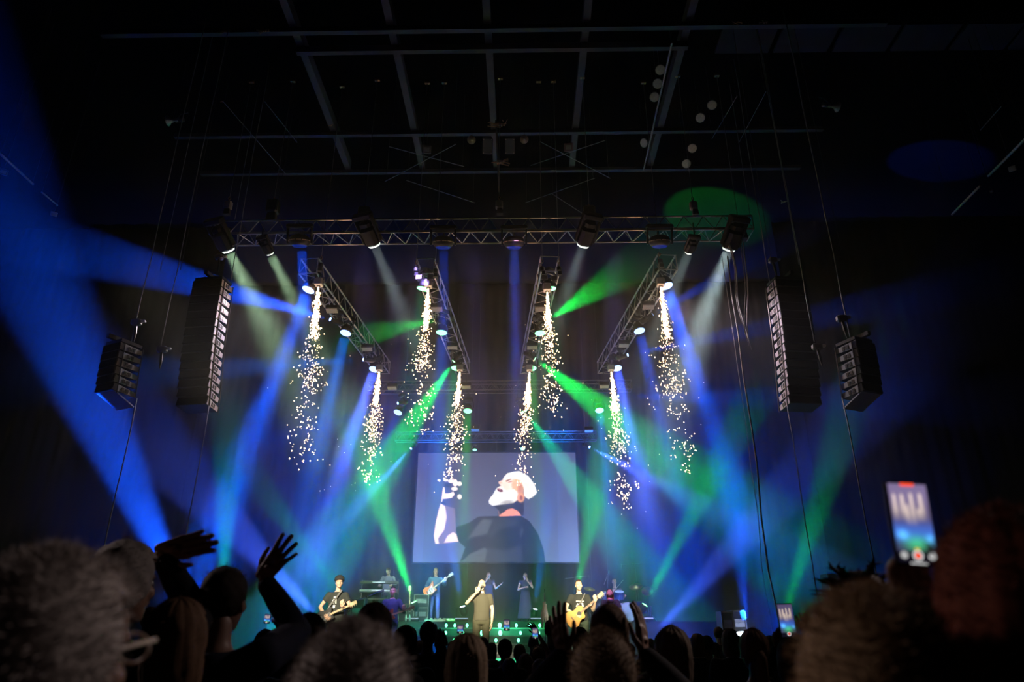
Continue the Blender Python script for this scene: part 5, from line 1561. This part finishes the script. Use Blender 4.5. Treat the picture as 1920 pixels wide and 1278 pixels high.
# racks, amplifiers, pedals
def rack(px, py0, py1, wpx, Y, label, lit=True):
    a = P(px, py1, Y); b = P(px, py0, Y); w = wpx * mpp(a); z0 = RZ if Y > 23 else 1.0; h = b.z - z0
    t = thing('flight_case_rack', label, 'equipment case', (a.x, Y, z0))
    m = MB(); m.box((0, .0, h / 2), (w, .5, h), bev=.01); m.build('case', BLACK2, t)
    m = MB()
    for sx in (-1, 1): m.box((sx * (w / 2 - .012), -.25, h / 2), (.03, .02, h))
    for z in (.015, h * .5, h - .015): m.box((0, -.25, z), (w, .02, .03))
    m.build('aluminium_edge', ALU, t)
    for k in range(2):
        m = MB(); m.box((0, -.262, h * (.27 + .48 * k)), (w * .7, .02, h * .16), bev=.004)
        for q in range(5): m.ell((-w * .28 + q * w * .14, -.275, h * (.27 + .48 * k)), (.012, .01, .012), 8, 5)
        m.build('amplifier_panel', mat('rack_panel', (.3, .32, .4), .4, .4), t)
rack(791, 1114, 1150, 28, 24.0, 'equipment rack with bright edges between the green moving light and the bassist')
rack(672, 1122, 1160, 26, 21.5, 'tall equipment rack behind the left guitarist\'s guitar neck')
rack(706, 1122, 1160, 40, 22.6, 'wide amplifier case under the keyboards')
rack(1362, 1146, 1190, 22, 18.0, 'equipment rack near the right edge of the stage, left one')
rack(1384, 1144, 1190, 26, 18.6, 'equipment rack near the right edge of the stage, right one')
def strip(px, py, wpx, Y, label, m_, z=None):
    p = P(px, py, Y); w = wpx * mpp(p); z0 = RZ
    t = thing('pedal_board', label, 'pedalboard', (p.x, Y, z0))
    m = MB(); m.box((0, 0, .03), (w, .4, .06), taper=.96); m.build('board', m_, t)
    for k in range(5): m = MB(); m.box((-w * .4 + k * w * .2, -.05, .08), (.08, .13, .05), bev=.01); m.build('pedal', WHITEP if k % 2 else GREY, t)
strip(817, 1161, 40, 23.5, 'white-lit pedalboard at the feet of the bass player', mat('white_board', (.7, .75, .8), .5))
strip(845, 1142, 18, 25.0, 'small pedalboard right of the bass player', GREY)
# white guitar on a stand, acoustic guitar on a stand, scarf-hung stand
def guitar_stand(foot, label):
    t = thing('guitar_stand', label, 'guitar stand', foot)
    rod('pole', foot, foot + Vector((0, .1, .75)), .012, DALU, t)
    for q in (-1, 1): rod('leg', foot + Vector((0, .08, .3)), foot + Vector((q * .2, -.12, 0)), .01, DALU, t)
    rod('cradle', foot + Vector((-.12, -.1, .22)), foot + Vector((.12, -.1, .22)), .012, BLACK2, t)
f = ground(771, 1100, 24.4, RZ); guitar_stand(f, 'guitar stand left of the equipment rack on the riser')
guitar('electric_guitar', 'pale-necked guitar standing upright behind the green moving light', 'guitar', f + Vector((0, -.08, .42)), R(93), 'electric')
f = ground(654, 1150, 17.2, 1.0); guitar_stand(f, 'guitar stand right of the left guitarist')
guitar('acoustic_guitar', 'red-brown acoustic guitar standing upright beside the left guitarist', 'guitar', f + Vector((0, -.1, .42)), R(92), 'acoustic').children[0].data.materials[0] = REDWOOD
f = ground(1022, 1150, 17.6, 1.0)
t = mic_stand(f, P(1021, 1112, 17.6), P(1021, 1108, 17.6), 'microphone stand hung with pale scarves between singer and acoustic guitarist', False)
m = MB(); rnd = random.Random(3)
for k in range(9):
    z = P(1021, 1120, 17.6).z - f.z - rnd.uniform(0, .35); x = rnd.uniform(-.05, .05)
    m.tube([(x, -.02, z), (x + rnd.uniform(-.04, .04), -.05, z - .15), (x * 1.6, -.04, z - rnd.uniform(.25, .5))], [.014, .024, .01], 6)
m.build('scarf', mat('pale_scarf', (.6, .6, .62), .8, 0, .4, 20), t, True)
# bottles on the riser edge
for k, (px, py) in enumerate(((746, 1156), (761, 1157), (768, 1160))):
    p = ground(px, py, 23.3, RZ); t = thing('water_bottle', 'small clear bottle on the riser edge, %s from the left' % ('first', 'second', 'third')[k], 'bottle', p)
    m = MB(); m.lathe([(.032, 0), (.034, .12), (.02, .17), (.012, .19)], 12); m.build('bottle', mat('clear_plastic', (.7, .75, .85), .15), t, True)
    m = MB(); m.lathe([(.014, .19), (.014, .21)], 10); m.build('cap', WHITEP, t)
# far right: small lit desk behind the crowd
rack(1566, 1076, 1120, 30, 20.0, 'faint equipment case far right beyond the spiky-haired head')
# ------------------------------------------------------------------ the audience
def ik(S, W, pole, a=.29, b=.27):
    S, W = Vector(S), Vector(W); d = W - S; L = d.length
    if L > (a + b) * .98:
        W = S + d.normalized() * (a + b) * .98; d = W - S; L = d.length
    x = (a * a - b * b + L * L) / (2 * L); h = math.sqrt(max(1e-6, a * a - x * x))
    n = d.normalized(); p = Vector(pole); p = (p - n * p.dot(n)).normalized()
    return S + n * x + p * h, W
Z1 = lambda px, py: 1.0 / mpp(P(px, py, 1.0)) / F           # optical depth per metre of Y
def crowd_at(px, top, wpx, w=.19):
    z = w * F / wpx
    Y = z / (-(_CR.transposed() @ (P(px, top, 1.0) - CAM)).z)
    return P(px, top, Y)
DARKJ = [mat('crowd_black_jacket', (.012, .012, .014), .9, 0, .2, 6, spec=.2), mat('crowd_navy_shirt', (.015, .017, .035), .9, 0, .2, 6, spec=.2), mat('crowd_brown_top', (.03, .02, .015), .9, 0, .2, 6, spec=.2), mat('crowd_grey_shirt', (.04, .04, .045), .9, 0, .2, 6, spec=.2)]
TRD = mat('crowd_dark_trousers', (.012, .014, .02), .9, spec=.2)
H_WHITE = (.5, .45, .42); H_GREY = (.3, .27, .25); H_BLOND = (.42, .28, .16); H_BROWN = (.10, .055, .03); H_DARK = (.025, .016, .012); H_RED = (.16, .04, .02); H_SAND = (.28, .2, .13)
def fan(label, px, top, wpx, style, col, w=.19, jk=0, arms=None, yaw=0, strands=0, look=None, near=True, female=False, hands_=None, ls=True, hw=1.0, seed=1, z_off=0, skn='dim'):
    """an audience member facing the stage; arms = {'l': (px, py, Y offset, hand pixel)}; the wrist is put on that pixel"""
    p = crowd_at(px, top, wpx, w)
    s = (p.z + z_off) / 1.777
    rz = PI + R(yaw); loc = Vector((p.x, p.y, 0))
    inv = Matrix.Rotation(-rz, 3, 'Z')
    pose = {}; hd = {}
    J = J0()
    for q, (ax, ay, dy, hx, hy, dyh, pn, curl, spr) in (arms or {}).items():
        W = P(ax, ay, p.y + dy); Hh = P(hx, hy, p.y + dy + dyh)
        Wl = inv @ (W - loc) / s; Hl = inv @ (Hh - loc) / s
        S = Vector(J[q + 's']); 
        S2 = S + Vector((0, 0, .05)) if Wl.z > S.z else S
        E, W2 = ik(S2, Wl, Vector(((.5 if q == 'l' else -.5), .2, -.8)))
        pose[q + 's'] = S2; pose[q + 'e'] = E; pose[q + 'w'] = W2
        hd[q] = ((Hl - Wl).normalized(), inv @ Vector(pn), curl, spr)
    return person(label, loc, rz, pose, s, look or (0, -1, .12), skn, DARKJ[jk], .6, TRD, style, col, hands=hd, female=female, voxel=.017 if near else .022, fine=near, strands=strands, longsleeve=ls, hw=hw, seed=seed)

# near heads, large in the photograph
A_, AT = fan('blurred white-haired man in glasses, largest head at the left bottom corner', 128, 1052, 262, 'fluffy', H_WHITE, .2, 0, strands=7000, seed=3, look=(-.25, -1, .1))
gp = AT @ Vector((0, 0, 0))
G = thing('glasses', 'pale-templed glasses on the blurred white-haired man at the left', 'glasses', A_.location); G.rotation_euler = A_.rotation_euler; G.scale = A_.scale
m = MB(); m.tube([AT @ Vector(v) for v in ((-.078, .02, .012), (-.08, -.03, .018), (-.078, -.1, .022))], .0035, 6); m.build('temple', mat('pale_plastic', (.7, .6, .5), .4), G, True)
m = MB(); m.tube([AT @ Vector(v) for v in ((.078, .02, .012), (.08, -.03, .018), (.078, -.1, .022))], .0035, 6); m.build('temple', mat('pale_plastic', (.7, .6, .5), .4), G, True)
m = MB()
for q in (-1, 1): m.tube([AT @ Vector((q * .038 + .028 * math.cos(a * PI / 8), -.104, .01 + .02 * math.sin(a * PI / 8))) for a in range(17)], .0022, 5, cap=False)
m.tube([AT @ Vector((-.012, -.106, .014)), AT @ Vector((.012, -.106, .014))], .0022, 5); m.build('rim', mat('pale_plastic', (.7, .6, .5), .4), G, True)
fan('grey curly-haired man waving one flat hand to the right above the crowd', 246, 1020, 98, 'curly', H_GREY, .2, 0, {'r': (300, 1036, .22, 405, 1010, .05, (0, -1, -.15), .12, .1)}, strands=500, seed=5, look=(-.3, -1, .1))
fan('person with long brown hair between the waving man and the close-cropped man', 344, 1120, 108, 'bob', H_BROWN, .2, 2, female=True, strands=300, seed=6)
fan('man with close-cropped hair and dark jacket raising a spread hand at the left', 428, 1060, 74, 'short', H_DARK, .17, 1, {'r': (492, 1082, .25, 552, 1006, .0, (.1, 1, 0), .1, .28)}, strands=200, seed=7)
fan('curly pale-haired person, large blurred head at the bottom left of centre', 668, 1186, 236, 'curly', H_WHITE, .22, 0, strands=7000, seed=8)
fan('person with brown hair, large blurred head at the bottom right of centre', 1128, 1190, 128, 'fluffy', H_SAND, .2, 0, strands=4000, seed=9)
fan('blond-haired person, huge blurred head at the bottom right', 1616, 1126, 296, 'fluffy', H_BLOND, .21, 0, strands=7000, seed=10)
U_, UT = fan('person with dark red hair filming with a phone at the right edge', 1862, 962, 262, 'bob', H_RED, .2, 0, {'l': (1768, 1196, .37, 1716, 1112, .0, (.1, -1, .1), .45, .1)}, female=True, strands=4000, seed=11, z_off=.0)
T_, TT = fan('person with spiky dark hair and a shiny hair clip in front of the blond head', 1604, 1070, 116, 'spiky', H_DARK, .2, 0, strands=500, seed=12, female=True)
m = MB(); m.box((0, 0, 0), (.05, .012, .016), bev=.004); v_ = [TT @ (Vector((.045, .065, .082)) + Euler((0, .5, .4)).to_matrix() @ Vector(v)) for v in m.v]; m.v = [tuple(v) for v in v_]
m.build('hair_clip', mat('iridescent_clip', (.7, .5, .45), .15, .8), T_)
fan('person with smooth dark reddish hair in front of the left guitarist', 582, 1148, 70, 'bob', (.05, .02, .012), .2, 0, female=True, strands=200, seed=13)
fan('dark-haired man whose round head stands before the navy-shirted guitarist', 705, 1127, 76, 'short', (.035, .018, .012), .2, 0, strands=300, seed=14)
fan('brown-haired man clapping both hands in front of the drum kit', 1140, 1130, 84, 'short', (.12, .075, .045), .2, 0, {'l': (1058, 1222, -.12, 1046, 1168, .02, (.7, .7, 0), .12, .2), 'r': (1206, 1222, -.1, 1202, 1166, .02, (-.8, .5, 0), .15, .2)}, strands=500, seed=15)
fan('blond-rimmed person, head bottom centre below the lead singer', 876, 1187, 84, 'bob', H_SAND, .2, 0, female=True, strands=500, seed=16)
fan('person with a smooth bob of grey-brown hair right of the clapping man', 1258, 1173, 72, 'bob', (.2, .15, .11), .2, 3, female=True, strands=300, seed=17)
fan('person with a reddish blond ponytail at the foot of the bright blue beam', 1409, 1177, 62, 'pony', (.35, .2, .12), .2, 2, female=True, strands=200, seed=18)
fan('curly brown-haired woman right of the round dark head', 762, 1174, 46, 'curly', H_BROWN, .2, 0, female=True, strands=200, seed=19)
fan('dark figure holding a small phone up with both hands left of the steps', 804, 1163, 34, 'short', H_DARK, .18, 0, {'l': (834, 1208, .2, 824, 1180, 0, (0, -1, 0), .6, .1), 'r': (818, 1200, .25, 812, 1176, 0, (0, -1, 0), .6, .1)}, near=False, seed=20)
fan('person lifting a filming phone between two raised hands left of the spiky-haired person', 1478, 1196, 56, 'bob', H_DARK, .2, 0, {'l': (1458, 1212, .2, 1463, 1180, .0, (.2, -1, 0), .7, .1), 'r': (1518, 1192, .25, 1494, 1150, .0, (-.3, -1, 0), .25, .3)}, near=True, seed=21, female=True)
fan('short-haired person lifting a black phone at the left, behind the raised sleeve', 500, 1178, 44, 'short', H_DARK, .19, 0, {'r': (532, 1188, .22, 522, 1158, 0, (0, -1, 0), .7, .1)}, near=False, seed=22)
# smaller heads farther in
SMALL_ = [(628,1165,28,'short',H_DARK,'small dark head at the knees of the left guitarist'),(286,1136,34,'short',(.3,.14,.05),'small ginger head behind the waving man'),
 (947,1196,34,'short',H_DARK,'dark-haired head under the green bulbs'),(974,1206,30,'short',H_BLOND,'pale blond head right of the green bulbs'),(1000,1188,26,'bald',H_GREY,'small bald head with its face turned up right of the steps'),
 (1033,1160,28,'short',H_BROWN,'brown-haired head beside the scarf-hung stand'),(1086,1176,34,'curly',H_GREY,'grey curly head at the legs of the acoustic guitarist'),(1219,1196,24,'short',H_DARK,'small dark head just left of the grey-brown bob'),
 (1306,1187,28,'bob',H_SAND,'sandy bobbed head right of the grey-brown bob'),(1324,1190,28,'short',H_DARK,'small dark head right of the sandy bob'),(1346,1174,20,'short',(.1,.06,.04),'narrow brown head rising before the right racks'),
 (1367,1178,32,'bob',H_SAND,'fair bobbed head left of the bright floor light'),(1442,1190,24,'short',H_DARK,'small dark head right of the ponytail'),(1700,1112,56,'updo',H_DARK,'dark head with hair tied up behind the huge blond head'),
 (905,1194,26,'beanie',H_DARK,'dark head in a knitted cap under the lead singer'),(850,1200,26,'short',H_BROWN,'small brown head low left of the lead singer'),(648,1190,24,'short',H_GREY,'small grey head beside the standing red-brown guitar'),
 (1180,1205,26,'short',H_DARK,'small dark head right behind the clapping man'),(1292,1200,22,'short',H_GREY,'small grey head between the bobbed heads'),(1060,1196,24,'bob',H_BROWN,'small brown bob left of the clapping hand'),
 (532,1196,30,'short',H_DARK,'small dark head below the black phone'),(922,1204,22,'bob',H_DARK,'tiny dark bob in the green glow'),(1018,1204,24,'short',H_DARK,'tiny dark head below the scarf-hung stand'),
 (788,1200,26,'bob',H_SAND,'small sandy bob left of the steps'),(1340,1204,24,'beanie',H_DARK,'small capped head before the right racks'),(1390,1206,22,'short',H_DARK,'tiny dark head under the bright floor light'),
 (985,1224,32,'bob',H_SAND,'sandy bobbed head low right of the green glow'),(955,1232,36,'short',H_GREY,'grey-haired head low in the green glow'),(1012,1236,36,'curly',H_GREY,'grey curly head low left of the large brown head')]
protos = {}
for i, (px, top, w, st_, col, lab) in enumerate(SMALL_):
    key_ = (st_, col); jk = i % 4
    lab = lab + ' in the crowd'
    if key_ not in protos:
        r_, _ = fan(lab, px, top, w, st_, col, .19, jk, near=False, seed=30 + i, yaw=(i * 37) % 20 - 10, ls=i % 2 == 0)
        r_['group'] = 'smaller heads of the crowd'
        protos[key_] = r_
    else:
        p = crowd_at(px, top, w); s = p.z / 1.777
        dup(protos[key_], (p.x, p.y, 0), (0, 0, PI + R((i * 53) % 24 - 12)), lab, None, None, (s, s, s))
# one more raised arm: small hand with fingers over the steps
fan('person reaching one bare forearm up before the riser right of the steps', 1008, 1212, 30, 'short', H_BROWN, .19, 0, {'r': (1005, 1180, .15, 992, 1160, 0, (-.3, .5, 0), .4, .3)}, near=False, seed=71, ls=False, skn='tan')

# ------------------------------------------------------------------ phones
def phone_pic(nx, ny, kind):
    img = np.zeros((ny + 1, nx + 1, 3)); v, u = np.mgrid[0:ny + 1, 0:nx + 1]; u = u / nx; v = v / ny
    img[:] = (.05, .04, .1)
    top = v < .5
    img += (np.exp(-((v - .62) / .12) ** 2))[..., None] * np.array([.0, .10, .5]) * (kind != 'warm')
    img += (np.exp(-((v - .1) / .3) ** 2))[..., None] * np.array([.2, .15, .26]) * (.9 if kind == 'large' else .2)
    for c, a, b, wd in ((.12, .12, .5, .05), (.32, .12, .5, .055), (.56, .1, .55, .05), (.8, .1, .5, .055), (.42, .25, .55, .04), (.7, .3, .5, .04)):
        k = np.exp(-((u - c) / (wd * (.55 + 1.1 * np.clip((v - a) / (b - a), 0, 1)))) ** 2) * np.clip((v - a) / .04, 0, 1) * np.clip((b - v) / .16, 0, 1) * (1.1 - .6 * np.clip((v - a) / (b - a), 0, 1))
        img += k[..., None] * np.array([.75, .6, .4])
    img += (np.exp(-((u - .55) / .3) ** 2 - ((v - .76) / .09) ** 2))[..., None] * np.array([.02, .5, .06])
    img += (np.exp(-((u - .2) / .14) ** 2 - ((v - .66) / .06) ** 2) + np.exp(-((u - .9) / .1) ** 2 - ((v - .7) / .05) ** 2))[..., None] * np.array([.1, .5, 1.0])
    img[v > .87] *= .12
    return img
def phone(label, tl, tr, bl, Y, kind='small', w_off=0, nx=18, ny=36):
    a, b, c = P(*tl, Y), P(*tr, Y), P(*bl, Y)
    xr = (b - a); yd = (c - a); w = xr.length; h = yd.length; cen = (b + c) / 2
    X = xr.normalized(); Zu = -(yd - X * yd.dot(X)).normalized(); Yv = Zu.cross(X)
    t = thing('smartphone', label, 'phone', cen)
    t.rotation_euler = Matrix((X, Yv, Zu)).transposed().to_euler()
    m = MB(); m.box((0, .006, 0), (w, .012, h), bev=.004)
    m.build('case', mat('black_phone_case', (.015, .013, .013), .4), t)
    img = phone_pic(nx, ny, kind); vs = []; fs = []
    sw, sh = w * .9, h * .93
    for j in range(ny + 1):
        for i in range(nx + 1): vs.append((-sw / 2 + sw * i / nx, 0, sh / 2 - sh * j / ny))
    for j in range(ny):
        for i in range(nx): q = j * (nx + 1) + i; fs.append((q, q + nx + 1, q + nx + 2, q + 1))
    me = bpy.data.meshes.new('screen'); me.from_pydata(vs, [], fs)
    ca = me.color_attributes.new('picture', 'FLOAT_COLOR', 'POINT'); col = np.ones((len(vs), 4)); col[:, :3] = img.reshape(-1, 3); ca.data.foreach_set('color', col.ravel())
    me.materials.append(PHM); link('screen', me, t, loc=(0, -.0012, 0))
    WH = mat('phone_white_mark', (1, 1, 1), .5, emit=.9, ecol=(1, 1, 1)); RD = mat('phone_red_mark', (1, .1, .05), .5, emit=1.2, ecol=(1, .08, .03))
    M = lambda x, z: Matrix.Translation((x, -.0016, z)) @ Matrix.Rotation(PI / 2, 4, 'X')
    r = w * .1
    m = MB(); pts = [(math.cos(k * PI / 8) * r, -.002, -h * .385 + math.sin(k * PI / 8) * r) for k in range(17)]; m.tube(pts, r * .16, 5, cap=False); m.build('shutter_ring', WH, t)
    m = MB(); m.lathe([(r * .6, 0), (r * .6, .0006)], 14, M(0, -h * .385)); m.build('record_button', RD, t)
    if kind == 'large':
        m = MB(); m.lathe([(r * .85, 0), (r * .85, .0006)], 14, M(w * .33, -h * .385)); m.build('camera_button', WH, t)
        m = MB(); m.lathe([(r * .85, 0), (r * .85, .0006)], 14, M(-w * .31, -h * .385)); m.build('side_button', mat('phone_grey_mark', (.6, .6, .6), .5, emit=.45, ecol=(1, 1, 1)), t)
        m = MB(); m.box((0, -.0018, h * .455), (w * .32, .001, h * .035), bev=0); m.build('recording_time_badge', RD, t)
        m = MB(); m.box((.01 * w, -.0018, -h * .31), (w * .12, .001, h * .02)); m.build('zoom_mark', mat('phone_yellow_mark', (1, .8, 0), .5, emit=.8, ecol=(1, .7, .02)), t)
        m = MB(); m.box((0, -.0018, -h * .475), (w * .38, .001, h * .012)); m.build('home_bar', WH, t)
    return t
PHM = bpy.data.materials.new('phone_screen'); PHM.use_nodes = True
b_ = PHM.node_tree.nodes['Principled BSDF']; b_.inputs['Base Color'].default_value = (.01, .01, .01, 1)
at_ = PHM.node_tree.nodes.new('ShaderNodeAttribute'); at_.attribute_name = 'picture'
PHM.node_tree.links.new(at_.outputs['Color'], b_.inputs['Emission Color']); b_.inputs['Emission Strength'].default_value = 1.0
PHM.cycles.emission_sampling = 'NONE'
phone('large phone filming the show, held up at the right by the red-haired person', (1660, 900), (1739, 904), (1680, 1058), U_.location.y + .30, 'large', nx=36, ny=64)
phone('phone filming in the raised hands left of the spiky-haired person', (1457, 1131), (1487, 1130), (1463, 1196), 4.1)
phone('black phone held up at the left behind the raised sleeve', (509, 1131), (537, 1130), (511, 1166), 5.2)
phone('small bright phone held below the feet of the bass player', (857, 1171), (869, 1171), (857, 1187), 7.5)
phone('small phone lifted before the green bulbs', (944, 1161), (956, 1161), (944, 1182), 8.0)
phone('phone lifted right of the steps among the grey heads', (998, 1176), (1009, 1176), (998, 1198), 7.0)
phone('phone tilted before the standing red-brown guitar', (646, 1168), (664, 1165), (648, 1180), 6.5)
phone('slim bright phone at the left beside the black phone', (495, 1150), (507, 1151), (495, 1168), 6.0)
